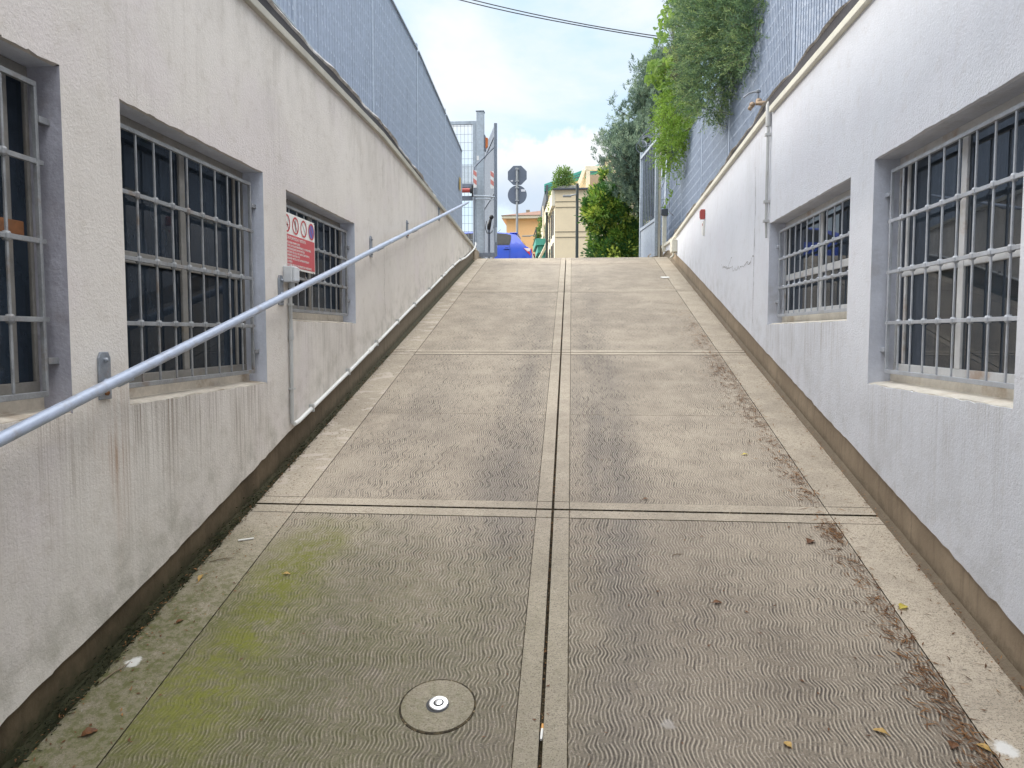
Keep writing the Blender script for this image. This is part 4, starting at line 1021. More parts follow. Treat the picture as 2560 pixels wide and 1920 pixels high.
n2 = 300; ys_.append(RNG.uniform(1.8, 7, n2)); xs_.append(1.168-np.abs(RNG.normal(0, .05, n2))); an.append(RNG.uniform(0, 6.28, n2))
n2 = 110; ys_.append(RNG.uniform(1.8, 7, n2)); xs_.append(RNG.uniform(1.18, 1.385, n2)); an.append(RNG.uniform(0, 6.28, n2))
x_ = np.concatenate(xs_); y_ = np.concatenate(ys_); a_ = np.concatenate(an); n = len(x_)
D = np.cos(a_)[:, None]*np.array(tx)[None]+np.sin(a_)[:, None]*np.array(ty)[None]+np.array(ny)[None]*RNG.normal(0, .12, n)[:, None]
V, F = tri_cloud('', ramp_pts(x_, y_, RNG.uniform(.002, .008, n)), D, np.tile(np.array(ny), (n, 1)), RNG.uniform(.014, .052, n), RNG.uniform(.0018, .0058, n), None)
o = kind(build('needle_litter', (V, F, None), 'needle_dead'), 'stuff'); o['label'] = 'dead brown needles drifted along the edge of the right strip'; o['category'] = 'litter'
# crumbs and bits at the foot of both plinths, on the left strip and in the middle joint
n = 2600
x_ = np.concatenate([XL+.006+np.abs(RNG.normal(0, .018, 900)), XR-.006-np.abs(RNG.normal(0, .018, 1000)), RNG.uniform(-1.57, -1.36, 150), np.zeros(550)])
y_ = np.concatenate([RNG.uniform(1.6, 9.5, 900), RNG.uniform(2.1, 9.5, 1000), RNG.uniform(1.7, 5, 150), RNG.uniform(1.6, 9, 550)])
x_[2050:] = -.0965-.008*(y_[2050:]-2)+RNG.normal(0, .004, 550)
h_ = np.concatenate([RNG.uniform(.002, .03, 900), RNG.uniform(.002, .03, 1000), RNG.uniform(.002, .004, 150), RNG.uniform(-.03, -.012, 550)])
a_ = RNG.uniform(0, 6.28, n)
D = np.cos(a_)[:, None]*np.array(tx)[None]+np.sin(a_)[:, None]*np.array(ty)[None]+np.array(ny)[None]*RNG.normal(0, .3, n)[:, None]
V, F = tri_cloud('', ramp_pts(x_, y_, h_), D, np.tile(np.array(ny), (n, 1)), RNG.uniform(.004, .018, n), RNG.uniform(.002, .007, n), None)
o = kind(build('debris', (V, F, None), 'needle_dead'), 'stuff'); o['label'] = 'crumbs and dry bits along the plinths and in the middle joint'; o['category'] = 'litter'
# small dark leaves / soil flecks scattered over the left strip and lanes
n = 260
x_ = np.concatenate([RNG.uniform(-1.56, -1.3, 130), RNG.uniform(-1.2, 1.1, 130)]); y_ = RNG.uniform(1.7, 5, n)
a_ = RNG.uniform(0, 6.28, n); D = np.cos(a_)[:, None]*np.array(tx)[None]+np.sin(a_)[:, None]*np.array(ty)[None]
V, F = tri_cloud('', ramp_pts(x_, y_, np.full(n, .003)), D, np.tile(np.array(ny), (n, 1)), RNG.uniform(.006, .020, n), RNG.uniform(.003, .009, n), None)
o = kind(build('leaf_fragments', (V, F, None), 'bleaf'), 'stuff'); o['label'] = 'scattered brown leaf fragments on the ramp'; o['category'] = 'litter'
# moss cushions on the lower edge of the left plinth
P, D = [], []
cy = 1.5
while cy < 6.2:
    dens = max(.12, 1-(cy-2.2)/3.6); m = int(RNG.integers(40, 110)*dens); w = RNG.uniform(.03, .08)
    yy = RNG.normal(cy, w, m); hh = np.abs(RNG.normal(.018, .020*dens+.006, m))
    P.append(np.stack([XL-.012+RNG.uniform(0, .018, m)+.018*np.exp(-hh/.02), yy, np.array([rz(v) for v in yy])+hh], 1))
    D.append(np.stack([RNG.uniform(.2, 1.0, m), RNG.normal(0, .6, m), RNG.uniform(-.1, 1.0, m)], 1)); cy += RNG.uniform(.05, .10)
P = np.concatenate(P); D = np.concatenate(D); n = len(P)
V, F = tri_cloud('', P, D, np.tile([.9, 0, .45], (n, 1)), RNG.uniform(.008, .026, n), RNG.uniform(.0025, .006, n), None)
o = kind(build('moss', (V, F, None), 'mosstuft'), 'stuff'); o['label'] = 'dark moss tufts along the foot of the left plinth'; o['category'] = 'moss'

# ================================================================== foliage
def leaves(P, D, L, W, fold=.18, rs=RNG):
    """folded rhombic leaves: 6-vertex blades"""
    n = len(P); D = D/(np.linalg.norm(D, axis=1, keepdims=True)+1e-9)
    U = rs.normal(0, 1, (n, 3))+np.array([0, -.3, 1.2]); Sd = np.cross(D, U); Sd /= (np.linalg.norm(Sd, axis=1, keepdims=True)+1e-9); Nn = np.cross(Sd, D)
    V = np.empty((n*6, 3)); L = L[:, None]; W = W[:, None]
    V[0::6] = P; V[1::6] = P+D*L*.35-Sd*W*.5+Nn*W*fold; V[2::6] = P+D*L*.75-Sd*W*.33+Nn*W*fold*.6
    V[3::6] = P+D*L; V[4::6] = P+D*L*.75+Sd*W*.33+Nn*W*fold*.6; V[5::6] = P+D*L*.35+Sd*W*.5+Nn*W*fold
    b = np.arange(n)[:, None]*6
    F = [tuple(r) for r in np.concatenate([b+np.array([0, 1, 2, 3]), b+np.array([0, 3, 4, 5])], 0).tolist()]
    return V, F, None
def ellipsoid_pts(c, r, n, shell=.55, rs=RNG):
    d = rs.normal(0, 1, (n, 3)); d /= np.linalg.norm(d, axis=1, keepdims=True)
    rad = (shell+(1-shell)*rs.random(n))**.6
    return np.array(c)+d*rad[:, None]*np.array(r), d
def clumped(blobs, n_clump, per, csize, rs=RNG):
    """leaf positions in clumps spread over a union of ellipsoids; returns P and outward directions"""
    P, D, T = [], [], []
    wts = np.array([b[1][0]*b[1][1]+b[1][1]*b[1][2]+b[1][0]*b[1][2] for b in blobs]); wts /= wts.sum()
    for (c, r), w in zip(blobs, wts):
        m = max(1, int(n_clump*w)); C, d = ellipsoid_pts(c, r, m, .45, rs)
        for i in range(m):
            k = int(per*rs.uniform(.5, 1.4)); s = csize*rs.uniform(.6, 1.3)
            q = rs.normal(0, 1, (k, 3)); q /= np.linalg.norm(q, axis=1, keepdims=True)
            P.append(C[i]+q*(s*rs.random(k)**.5)[:, None]); D.append(q*.8+d[i]*.7+np.array([0, 0, .25])); T.append(np.full(k, rs.choice(3, p=[.36, .36, .28])))
    return np.concatenate(P), np.concatenate(D), np.concatenate(T)
def limb_set(root, base, tips, r0, mat='bark', name='trunk'):
    mb = MB()
    for tip in tips:
        b, t_ = Vector(base), Vector(tip); mid = b.lerp(t_, .5)+Vector((random.uniform(-.1, .1), random.uniform(-.1, .1), .12*(t_-b).length))
        mb.tube([b, b.lerp(mid, .6), mid, t_], [r0, r0*.75, r0*.55, r0*.15], 7, False)
    return build(name, mb, mat, root, smooth=True)

# --- hanging juniper over the right fence
jr = thing('juniper_bush', 'dark green needle leaved shrub hanging over the right slat fence', 'shrub', (1.75, 8.2, 3.0))
blobs = [((1.40, 8.20, 4.90), (.30, .80, .62)), ((1.40, 8.30, 4.42), (.25, .55, .46)), ((1.45, 7.75, 5.50), (.30, .85, .60)), ((1.44, 8.5, 5.95), (.32, .75, .60)), ((1.60, 7.15, 4.95), (.17, .45, .70)), ((1.36, 8.8, 5.40), (.25, .45, .65)), ((1.56, 7.2, 5.75), (.2, .5, .6)), ((1.55, 7.15, 4.42), (.13, .32, .34)), ((1.47, 7.6, 4.75), (.24, .45, .55))]
def sprigs(blobs, n_sprig, per, Lr, nl, nw, droop, rs=RNG, up=.45, mult=1.0):
    P, D, stem = [], [], []
    wts = np.array([b[1][0]*b[1][1]+b[1][1]*b[1][2]+b[1][0]*b[1][2] for b in blobs]); wts /= wts.sum()
    for (c, r), w in zip(blobs, wts):
        m = int(n_sprig*w); C, d = ellipsoid_pts(c, r, m, .5, rs)
        for i in range(m):
            L = rs.uniform(*Lr); ax = d[i]*np.array([1, .6, .7])+np.array([0, 0, up])+rs.normal(0, .45, 3); ax /= np.linalg.norm(ax)
            side = np.cross(ax, rs.normal(0, 1, 3)); side /= np.linalg.norm(side)
            k = per; f = (np.arange(k)+rs.random(k)*.7)/k
            cur = rs.uniform(-.35, .35)
            pos = C[i]+ax*(L*f)[:, None]+side*(cur*L*f*f)[:, None]-np.array([0, 0, 1])*(droop*L*f*f)[:, None]
            ang = rs.uniform(0, 2*PI, k); bi = np.cross(ax, side)
            rad = np.cos(ang)[:, None]*side+np.sin(ang)[:, None]*bi
            P.append(pos); D.append(rad*.85+ax*.75)
            stem.append((C[i], pos[k//2], pos[-1]))
    return np.concatenate(P), np.concatenate(D), stem
P, D, stem = sprigs(blobs, 7400, 26, (.12, .27), 0, 0, .1)
tone = np.repeat(RNG.choice(3, len(P)//26, p=[.40, .40, .20]), 26)
keep = P[:, 0] < XFR+.25
P, D, tone = P[keep], D[keep], tone[keep]
n = len(P); Nn = RNG.normal(0, 1, (n, 3)); Nn /= np.linalg.norm(Nn, axis=1, keepdims=True)
V, F = tri_cloud('', P, D, Nn, RNG.uniform(.024, .044, n), RNG.uniform(.0055, .0090, n), None)
build('foliage', (V, F, tone.tolist()), CON, jr)
mb = MB()
for a, b, c in stem[::9]: mb.tube([a, b, c], [.003, .0022, .001], 4, False)
for tip in ((1.38, 8.2, 4.9), (1.45, 7.6, 5.6), (1.5, 8.7, 6.2), (1.35, 8.4, 4.4)): mb.tube([(1.9, 8.3, 3.0), (1.8, 8.3, 4.6), (1.66, 8.2, 5.45), tip], [.04, .035, .022, .006], 7, False)
build('stem', mb, 'bark', jr, smooth=True)
# --- bright green feathery shrub further along
br = thing('feathery_shrub', 'bright yellow green shrub spilling over the fence above the barbed wire gate', 'shrub', (1.75, 11.6, 3.0))
blobs = [((1.43, 11.5, 4.90), (.22, .75, .42)), ((1.42, 11.7, 4.52), (.17, .55, .34)), ((1.46, 11.2, 5.1), (.20, .6, .30))]
P, D, stem = sprigs(blobs, 620, 20, (.12, .26), 0, 0, .35, up=.1)
n = len(P); V = leaves(P, D, RNG.uniform(.030, .058, n), RNG.uniform(.010, .017, n), .15); build('foliage', V, 'bright', br)
mb = MB()
for a, b, c in stem[::3]: mb.tube([a, b, c], [.003, .002, .001], 4, False)
for tip in ((1.44, 11.3, 5.0), (1.42, 11.9, 4.7), (1.4, 12.3, 5.4)): mb.tube([(1.9, 11.5, 3.0), (1.72, 11.5, 4.75), tip], [.03, .02, .005], 6, False)
build('stem', mb, 'bark', br, smooth=True)
# --- broad leaved vine between them
vr = thing('climbing_vine', 'vine with broad heart shaped leaves sticking out against the sky', 'vine', (1.72, 10.8, 3.0))
blobs = [((1.20, 10.9, 5.72), (.19, .40, .42)), ((1.08, 11.0, 5.42), (.12, .30, .20)), ((1.28, 10.8, 6.15), (.14, .30, .24)), ((1.24, 11.0, 5.32), (.14, .30, .26))]
C, d = [], []
for c, r in blobs: a, b = ellipsoid_pts(c, r, 40, .5); C.append(a); d.append(b)
C = np.concatenate(C); d = np.concatenate(d); n = len(C); mbv = []; mbf = []
for i in range(n):
    sz = RNG.uniform(.065, .118); up = Vector((RNG.normal(0, .5), -1+RNG.normal(0, .5), .5+RNG.normal(0, .4))).normalized(); dn = Vector((RNG.normal(-.2, .5), 0, -1)); dn = (dn-up*dn.dot(up)).normalized(); sd = up.cross(dn)
    sh = [(0, 0), (.28, -.16), (.50, .10), (.46, .40), (.22, .78), (0, 1.05), (-.22, .78), (-.46, .40), (-.50, .10), (-.28, -.16)]
    b = len(mbv); c = Vector(C[i])
    mbv += [tuple(c+sd*sz*a+dn*sz*q+up*sz*.25*abs(a)) for a, q in sh]+[tuple(c+dn*sz*.4-up*sz*.03)]
    mbf += [(b+k, b+(k+1) % 10, b+10) for k in range(10)]
build('foliage', (np.array(mbv), mbf, None), 'vine', vr, smooth=False)
mb = MB()
for i in range(0, n, 2): mb.tube([(1.62, 10.9, 4.9), Vector(C[i]).lerp(Vector((1.45, 10.9, 5.3)), .45)+Vector((0, 0, .08)), C[i]], [.006, .004, .0015], 4, False)
mb.tube([(1.85, 10.8, 3.0), (1.72, 10.8, 4.5), (1.55, 10.9, 5.2), (1.35, 11.0, 5.7)], [.02, .016, .010, .004], 6, False)
build('stem', mb, 'twig', vr, smooth=True)
# --- sprig growing through the fence
sp = thing('fence_sprig', 'small leafy sprig growing through the slat fence behind the sensor post', 'plant', (1.58, 12.95, 3.7))
P = []; D = []
for i in range(26):
    f = i/25; P.append((1.53-.05*math.sin(f*6), 12.95+.06*math.sin(f*9), 3.70+.42*f)); D.append((random.uniform(-1, .2), random.uniform(-1, 1), random.uniform(-.1, .9)))
V = leaves(np.array(P), np.array(D), RNG.uniform(.06, .11, 26), RNG.uniform(.02, .034, 26)); build('foliage', V, 'vine', sp)
mb = MB(); mb.tube([(1.62, 12.95, 3.66), (1.53, 12.95, 3.75), (1.54, 12.98, 3.95), (1.52, 12.94, 4.14)], [.005, .004, .003, .002], 5, False); build('stem', mb, 'twig', sp)

# --- pine beyond the gate
pr_ = thing('pine_tree', 'tall blue green pine with upturned tufts behind the right gate leaf', 'tree', (2.61, 24.5, Z))
mb = MB(); tx0, ty0 = 2.61, 24.5
trunk = [(tx0, ty0, Z-.1), (tx0+.04, ty0+.04, 5.5), (tx0-.04, ty0, 8), (tx0+.04, ty0, 10.6)]
mb.tube(trunk, [.19, .16, .12, .03], 9, False)
tips = []; rp_ = random.Random(21)
prof = lambda z: interp([(5.5, .5), (6, 1.1), (6.5, 1.65), (6.9, 1.92), (7.35, 1.82), (8.1, 1.48), (8.7, 1.08), (9.3, .98), (10.2, .55)], z)
for i in range(150):
    z = 5.5+4.8*((i % 100)/99); a = rp_.uniform(0, 2*PI) if i < 100 else PI+rp_.uniform(-1.15, 1.0); rr = prof(z)*(rp_.uniform(.68, .98) if i % 4 else rp_.uniform(1.0, 1.2))
    b = Vector((tx0, ty0, z-.2)); e = Vector((tx0+rr*math.cos(a), ty0+rr*math.sin(a), z+rp_.uniform(.0, .40)))
    m_ = b.lerp(e, .55)+Vector((0, 0, -.10)); mb.tube([b, m_, e], [.035, .022, .008], 5, False); tips.append((b, m_, e))
build('trunk', mb, 'bark', pr_, smooth=True)
P, D, tone = [], [], []
for b, m_, e in tips:
    for k in range(62):
        f = rp_.uniform(.2, 1.02); c = (b.lerp(m_, f*2) if f < .5 else m_.lerp(e, (f-.5)*2))
        off = Vector((rp_.gauss(0, .19), rp_.gauss(0, .19), rp_.gauss(.03, .13))); c = c+off
        ax = Vector((off.x*.8, off.y*.8, .55+rp_.random()*.5)).normalized()
        m = 18; L = rp_.uniform(.12, .22)
        q = RNG.normal(0, 1, (m, 3)); q /= np.linalg.norm(q, axis=1, keepdims=True)
        st = np.array(c)+np.array(ax)*(RNG.random(m)*L)[:, None]
        P.append(st); D.append(q*.75+np.array(ax)*.8); tone += [int(RNG.choice(3, p=[.38, .40, .22]))]*m
P = np.concatenate(P); D = np.concatenate(D); n = len(P); Nn = RNG.normal(0, 1, (n, 3)); Nn /= np.linalg.norm(Nn, axis=1, keepdims=True)
V, F = tri_cloud('', P, D, Nn, RNG.uniform(.085, .150, n), RNG.uniform(.015, .026, n), None)
build('crown', (V, F, tone), PIN, pr_)
# --- laurel in front of it
lr = thing('laurel_tree', 'broad bushy tree with sunlit yellow green leaves at the ramp top', 'tree', (1.55, 26, Z))
blobs = [((1.30, 26, 5.0), (.95, 1.0, .85)), ((.95, 25.9, 5.85), (.82, .95, .82)), ((.68, 26, 6.0), (.50, .8, .50)), ((1.6, 25.8, 5.7), (.8, .9, .9)), ((1.2, 25.7, 4.4), (.85, .85, .6)), ((1.9, 26, 4.5), (.7, .9, .9)), ((.62, 26, 5.75), (.5, .6, .5)), ((.98, 26.6, 7.05), (.20, .4, .45)), ((1.75, 26.2, 3.8), (.8, .8, .7)), ((.95, 25.8, 3.95), (.45, .6, .5))]
P, D, T = clumped(blobs, 640, 34, .20)
n = len(P); V = leaves(P, D, RNG.uniform(.10, .17, n), RNG.uniform(.045, .075, n), .2); build('crown', (V[0], V[1], np.concatenate([T, T]).tolist()), LAU, lr)
limb_set(lr, (1.55, 26.1, Z-.1), [b[0] for b in blobs], .09)
# --- roof shrubs, ivy
def shrub(name, lab, cat, base, blobs, ncl, per, cs, lr_, wr, mat, r0=.05):
    t_ = thing(name, lab, cat, base); P, D, _T = clumped(blobs, ncl, per, cs); n = len(P)
    build('crown', leaves(P, D, RNG.uniform(*lr_, n), RNG.uniform(*wr, n)), mat, t_); limb_set(t_, base, [b[0] for b in blobs], r0, 'bark', 'stem'); return t_

# ================================================================== street furniture
sp_ = thing('sign_post', 'grey post carrying an octagonal and a round sign seen from behind', 'road sign', (-1.828, 23, Z))
mb = MB(); mb.tube([(-1.828, 23, Z), (-1.828, 23, 6.70)], .035, 12); build('pole', mb, 'lampgrey', sp_, smooth=True, auto=50)
mb = MB(); c = (-1.828, 6.49); r = .288/math.cos(PI/8)
mb.prism([(c[0]+r*math.cos(PI/8+k*PI/4), 23.05, c[1]+r*math.sin(PI/8+k*PI/4)) for k in range(8)], (0, .012, 0))
og = build('octagonal_sign', mb, 'signback', sp_, bevel=.006)
mb = MB(); mb.box(c[0]-.20, c[0]-.13, 23.044, 23.049, 6.31, 6.345); build('sticker', mb, 'sticker', og)
mb = MB(); mb.lathe((-1.828, 23.05, 5.905), (0, 1, 0), [(.29, 0), (.29, .012)], 40); rd = build('round_sign', mb, 'signback', sp_, bevel=.006)
mb = MB(); mb.box(-1.71, -1.58, 23.044, 23.049, 6.0, 6.07); build('sticker', mb, 'sticker', rd)
for z in (6.66, 6.30, 6.10, 5.72):
    mb = MB(); mb.box(-1.885, -1.771, 22.955, 23.048, z-.02, z+.02); build('clamp', mb, 'lampgrey', sp_, bevel=.003)

def lamp(x, y, h, arm, lab, z=None):
    z = Z if z is None else z
    t_ = thing('street_lamp', lab, 'street lamp', (x, y, z), 'street lamps beyond the ramp')
    mb = MB(); mb.tube([(x, y, z), (x, y, z+.35), (x, y, z+.36), (x, y, z+h)], [.13, .13, .085, .075], 10); build('pole', mb, 'lamp', t_, smooth=True, auto=40)
    za = z+h-arm; k = y/40
    mb = MB(); mb.tube([(x, y, za), (x-.35*k, y, za-.05)], .04, 8); build('arm', mb, 'lampgrey', t_)
    mb = MB(); mb.box(x-.75*k, x-.3*k, y-.12, y+.12, za-.13, za-.04); build('lantern', mb, 'lampgrey', t_, bevel=.02)
    return t_
lamp(-.02, 40, 6.58, .55, 'tall dark lamp post in front of the cream building')
lamp(-3.23, 60, 7.15, .60, 'small dark lamp post in front of the orange building')
mb = MB(); p3 = thing('street_lamp', 'dark pole in front of the side wall of the cream building', 'street lamp', (-1.97, 49, Z), 'street lamps beyond the ramp')
mb.tube([(-1.97, 49, Z), (-1.97, 49, 9.35)], [.09, .075], 10); build('pole', mb, 'lamp', p3, smooth=True, auto=40)
mb = MB(); mb.box(-2.06, -1.88, 48.88, 49.12, 9.35, 9.50); build('cap', mb, 'lamp', p3)

# ------------------------------------------------------------------ car (facing left, tail at x = -1.19)
def make_car():
    xr_, yn, yf = -1.19, 20.0, 21.68                     # tail, near flank, far flank
    root = thing('parked_car', 'bright blue hatchback on the street behind the ramp top', 'car', (xr_-1.9, (yn+yf)/2, Z))
    # longitudinal stations: u (from tail), roof/bonnet height, belt height
    prof = [(0.00, .62, .60), (.01, .86, .84), (.05, 1.00, .98), (.20, 1.09, 1.085), (.32, 1.25, 1.10), (.44, 1.41, 1.105), (.60, 1.445, 1.105), (.92, 1.48, 1.10), (1.5, 1.505, 1.08), (2.05, 1.49, 1.05), (2.45, 1.38, 1.02), (2.85, 1.12, .985), (3.05, .985, .97), (3.4, .92, .91), (3.75, .80, .79), (3.90, .62, .61)]
    W = yf-yn; yc = (yn+yf)/2
    mb = MB(); rings = []
    for u, top, belt in prof:
        x = xr_-u; e = .06*max(0, 1-u/.35)+.10*max(0, (u-3.3)/.6)  # plan taper at both ends
        hw = W/2-e; t = min(1, max(0, (top-belt)/.38)); rw = hw-.05-.17*t
        half = [(hw-.06, .22), (hw-.005, .34), (hw, .60), (hw-.012, .80 if belt > .82 else belt*.93), (hw-.03, belt), (rw+.02, belt+(top-belt)*.90), (rw-.07, top-.004), (rw*.5, top+.012)]
        pts = [(x, yc-w, Z+h) for w, h in half]+[(x, yc+w, Z+h) for w, h in reversed(half)]
        rings.append(pts)
    n = len(rings[0]); v = [p for r_ in rings for p in r_]; f = []
    for i in range(len(rings)-1):
        for k in range(n): f.append((i*n+k, i*n+(k+1) % n, (i+1)*n+(k+1) % n, (i+1)*n+k))
    f.append(tuple(range(n))); f.append(tuple((len(rings)-1)*n+k for k in reversed(range(n))))
    mb.add(v, f); build('body', mb, 'carpaint', root, smooth=True, auto=38)
    def flank(u, h, out=.006, side=-1):                  # point on a flank at height h
        b = interp([(q[0], q[2]) for q in prof], u); tp = interp([(q[0], q[1]) for q in prof], u)
        e = .06*max(0, 1-u/.35)+.10*max(0, (u-3.3)/.6); hw = W/2-e
        if h <= b: w = interp([(.22, hw-.06), (.34, hw-.005), (.60, hw), (.80, hw-.012), (b, hw-.03)], h)
        else:
            t = min(1, max(0, (tp-b)/.38)); rw = hw-.05-.17*t; f_ = (h-b)/max(1e-3, (tp-b)*.90); w = hw-.03+(rw+.02-hw+.03)*f_
        return (xr_-u, yc+side*(w+out), Z+h)
    def patch(name, poly, mat, out=.006, side=-1, par=root):
        mb = MB(); us = [p[0] for p in poly]; cu = sum(us)/len(us); chh = sum(p[1] for p in poly)/len(poly)
        pts = [flank(u, h, out, side) for u, h in poly]; c = flank(cu, chh, out, side)
        for k in range(len(pts)): mb.face([pts[k], pts[(k+1) % len(pts)], c])
        return build(name, mb, mat, par)
    for sd in (-1, 1):
        rear = [(.63, 1.125), (.60, 1.24), (.605, 1.36), (.72, 1.395), (1.0, 1.42), (1.27, 1.43), (1.27, 1.27), (1.27, 1.12), (.95, 1.12)]
        front = [(1.34, 1.11), (1.34, 1.43), (1.7, 1.435), (2.0, 1.41), (2.3, 1.27), (2.58, 1.08), (2.0, 1.085)]
        patch('window_trim', [(.60, 1.10), (.565, 1.25), (.575, 1.375), (.72, 1.412), (1.0, 1.437), (1.31, 1.447), (1.31, 1.27), (1.31, 1.10), (.95, 1.10)], 'black', .007, sd); patch('side_window', rear, 'carglass', .012, sd); patch('side_window', front, 'carglass', .010, sd)
        patch('quarter_panel', [(.30, 1.13), (.44, 1.36), (.56, 1.375), (.565, 1.13)], 'carpaint', .004, sd)
        # door: outline seams and handle
        mb = MB(); sm = [(.62, .34), (.60, .75), (.585, 1.0), (.62, 1.10)]
        for a, b in zip(sm, sm[1:]):
            p, q = Vector(flank(*a, .0035, sd)), Vector(flank(*b, .0035, sd)); mb.bar(p, q, .013, .004, (1, 0, 0))
        sm = [(1.31, .34), (1.31, .7), (1.31, 1.09)]
        for a, b in zip(sm, sm[1:]):
            p, q = Vector(flank(*a, .0035, sd)), Vector(flank(*b, .0035, sd)); mb.bar(p, q, .013, .004, (1, 0, 0))
        build('door_seam', mb, 'black', root)
        mb = MB(); a, b = Vector(flank(.50+.10, 1.0, .02, sd)), Vector(flank(.76, 1.0, .02, sd)); mb.bar(a, b, .022, .028); build('door_handle', mb, 'carpaint', root, bevel=.008)
        patch('handle_recess', [(.63, .975), (.63, 1.03), (.72, 1.03), (.72, .975)], 'black', .0055, sd)
        tl = patch('tail_lamp', [(.235, 1.015), (.02, 1.015), (.005, .93), (.005, .83), (.05, .82), (.14, .91)], 'lampred', .008, sd)
        patch('lamp_clear', [(.215, 1.008), (.05, 1.008), (.06, .935), (.13, .925)], 'lampclear', .012, sd, tl)
        patch('headlamp', [(3.45, .82), (3.50, .72), (3.80, .66), (3.83, .74)], 'lampclear', .008, sd)
    mb = MB()                                           # hatch glass, spoiler, bumper
    mb.face([(xr_-.315, yc-.56, Z+1.262), (xr_-.315, yc+.56, Z+1.262), (xr_-.20, yc+.62, Z+1.108), (xr_-.20, yc-.62, Z+1.108)]); 
    build('rear_window', [np.array([(p[0]+.012, p[1], p[2]+.008) for p in mb.v]), mb.f, None], 'carglass', root)
    mb = MB(); mb.box(xr_-.62, xr_-.40, yc-.60, yc+.60, Z+1.425, Z+1.452); build('spoiler', mb, 'carpaint', root, bevel=.010)
    mb = MB(); mb.tube([(xr_-1.05, yc, Z+1.49), (xr_-.92, yc, Z+1.62)], [.008, .004], 6); build('aerial', mb, 'black', root)
    for u in (.72, 3.18):
        for sd in (-1, 1):
            c = (xr_-u, yc+sd*(W/2-.17), Z+.30)
            mb = MB(); mb.lathe(c, (0, sd, 0), [(.20, 0), (.30, .0), (.305, .03), (.305, .15), (.29, .18), (.21, .18)], 28); w_ = build('wheel', mb, 'tyre', root, smooth=True, auto=40)
            mb = MB(); mb.lathe((c[0], c[1]+sd*.176, c[2]), (0, sd, 0), [(.205, 0), (.20, .008), (.05, .02), (.045, .026)], 20); build('rim', mb, 'steel', w_, smooth=True, auto=40)
make_car()

# ------------------------------------------------------------------ cream building
def wall_rect(mb, a, b, z0, z1, mi=0):
    mb.face([(*a, z0), (*b, z0), (*b, z1), (*a, z1)], mi)
cb = thing('apartment_building', 'cream building with a green copper roof and dark panel joints', 'building', (2, 50, Z))
A = (-1.32, 45.0); Bk = (-2.95, 61.6); Fr = (7.5, 45.0); Rk = (7.5, 61.6)
mb = MB(); ztop = 10.15
mb.prism([(*A, Z-.1), (*Fr, Z-.1), (*Rk, Z-.1), (*Bk, Z-.1)], (0, 0, ztop-Z+.1), 0)
build('wall', mb, 'cream', cb)
mb = MB()
for z in (9.48, 9.15, 7.72, 7.40): mb.bar((A[0]+.02, 44.985, z), (Fr[0], 44.985, z), .03, .035)
build('panel_joint', mb, 'creamband', cb)
mb = MB(); mb.bar((A[0]-.12, 44.9, ztop+.04), (Fr[0], 44.9, ztop+.04), .22, .08); build('parapet_cap', mb, 'slate', cb)
# side wall: skin with sunlight painted into its colour, cornice and tall windows
sd = (Vector((*Bk, 0))-Vector((*A, 0))); Ls = sd.length; sd /= Ls; sn = Vector((-sd.y, sd.x, 0))
def SP(s, z, o=0): return Vector((*A, 0))+sd*s+sn*o+Vector((0, 0, z))
mb = MB(); mb.face([SP(0, Z, .01), SP(Ls, Z, .01), SP(Ls, ztop, .01), SP(0, ztop, .01)]); build('side_lit_skin', mb, 'cream_lit', cb)
mb = MB(); mb.bar(SP(0, ztop-.45, .10), SP(Ls*.7, ztop-.45, .10), .18, .9); build('cornice', mb, 'cream_lit', cb)
for i, s in enumerate([.9, 2.5, 4.4, 6.6, 9.0, 11.6, 14.2]):
    for zz in ((5.3, 7.2), (7.7, 9.1)):
        mb = MB(); a, b = SP(s, 0, .03), SP(s+.75, 0, .03)
        mb.bar((a.x, a.y, (zz[0]+zz[1])/2), (b.x, b.y, (zz[0]+zz[1])/2), .05, zz[1]-zz[0]); w_ = build('window', mb, 'slate', cb)
        mb = MB(); a, b = SP(s+.07, 0, .058), SP(s+.68, 0, .058)
        mb.bar((a.x, a.y, (zz[0]+zz[1])/2), (b.x, b.y, (zz[0]+zz[1])/2), .008, zz[1]-zz[0]-.14); build('pane', mb, 'winglass', w_)
# set-back attic with the pitched copper roof
mb = MB(); pts = [(-1.9, 49.5, ztop), (7, 49.5, ztop), (7, 49.5, 12.35), (1.5, 49.5, 12.05), (-1.9, 49.5, 10.95)]; mb.prism(pts, (0, 10, 0)); build('attic', mb, 'cream', cb)
mb = MB()
mb.prism([(-2.15, 49.1, 10.85), (1.35, 49.1, 12.02), (1.35, 49.1, 12.52), (-2.15, 49.1, 11.32)], (0, 10.6, 0)); build('roof', mb, 'copper', cb, bevel=.02)
mb = MB(); mb.bar((-2.10, 49.02, 10.98), (1.35, 49.02, 12.13), .04, .05); mb.bar((-2.12, 49.03, 11.14), (1.35, 49.03, 12.30), .02, .03); build('roof_trim', mb, 'slate', cb)
mb = MB(); mb.prism([(-2.02, 49.0, 10.25), (-2.02, 49.0, 11.25), (-2.95, 61, 11.6), (-2.95, 61, 10.6)], (.12, .02, 0)); build('slate_verge', mb, 'slate', cb)
mb = MB()                                              # balcony frame on the roof terrace
mb.bar((.45, 46.6, 11.72), (3.2, 46.6, 11.72), .25, .26); mb.bar((.62, 46.6, ztop), (.62, 46.6, 11.58), .24, .24, (1, 0, 0)); mb.bar((.45, 46.6, 11.66), (-.05, 46.9, 10.4), .22, .24); mb.bar((2.6, 46.6, ztop), (2.6, 46.6, 11.58), .24, .24, (1, 0, 0))
build('terrace_frame', mb, 'cream_lit', cb, bevel=.02)
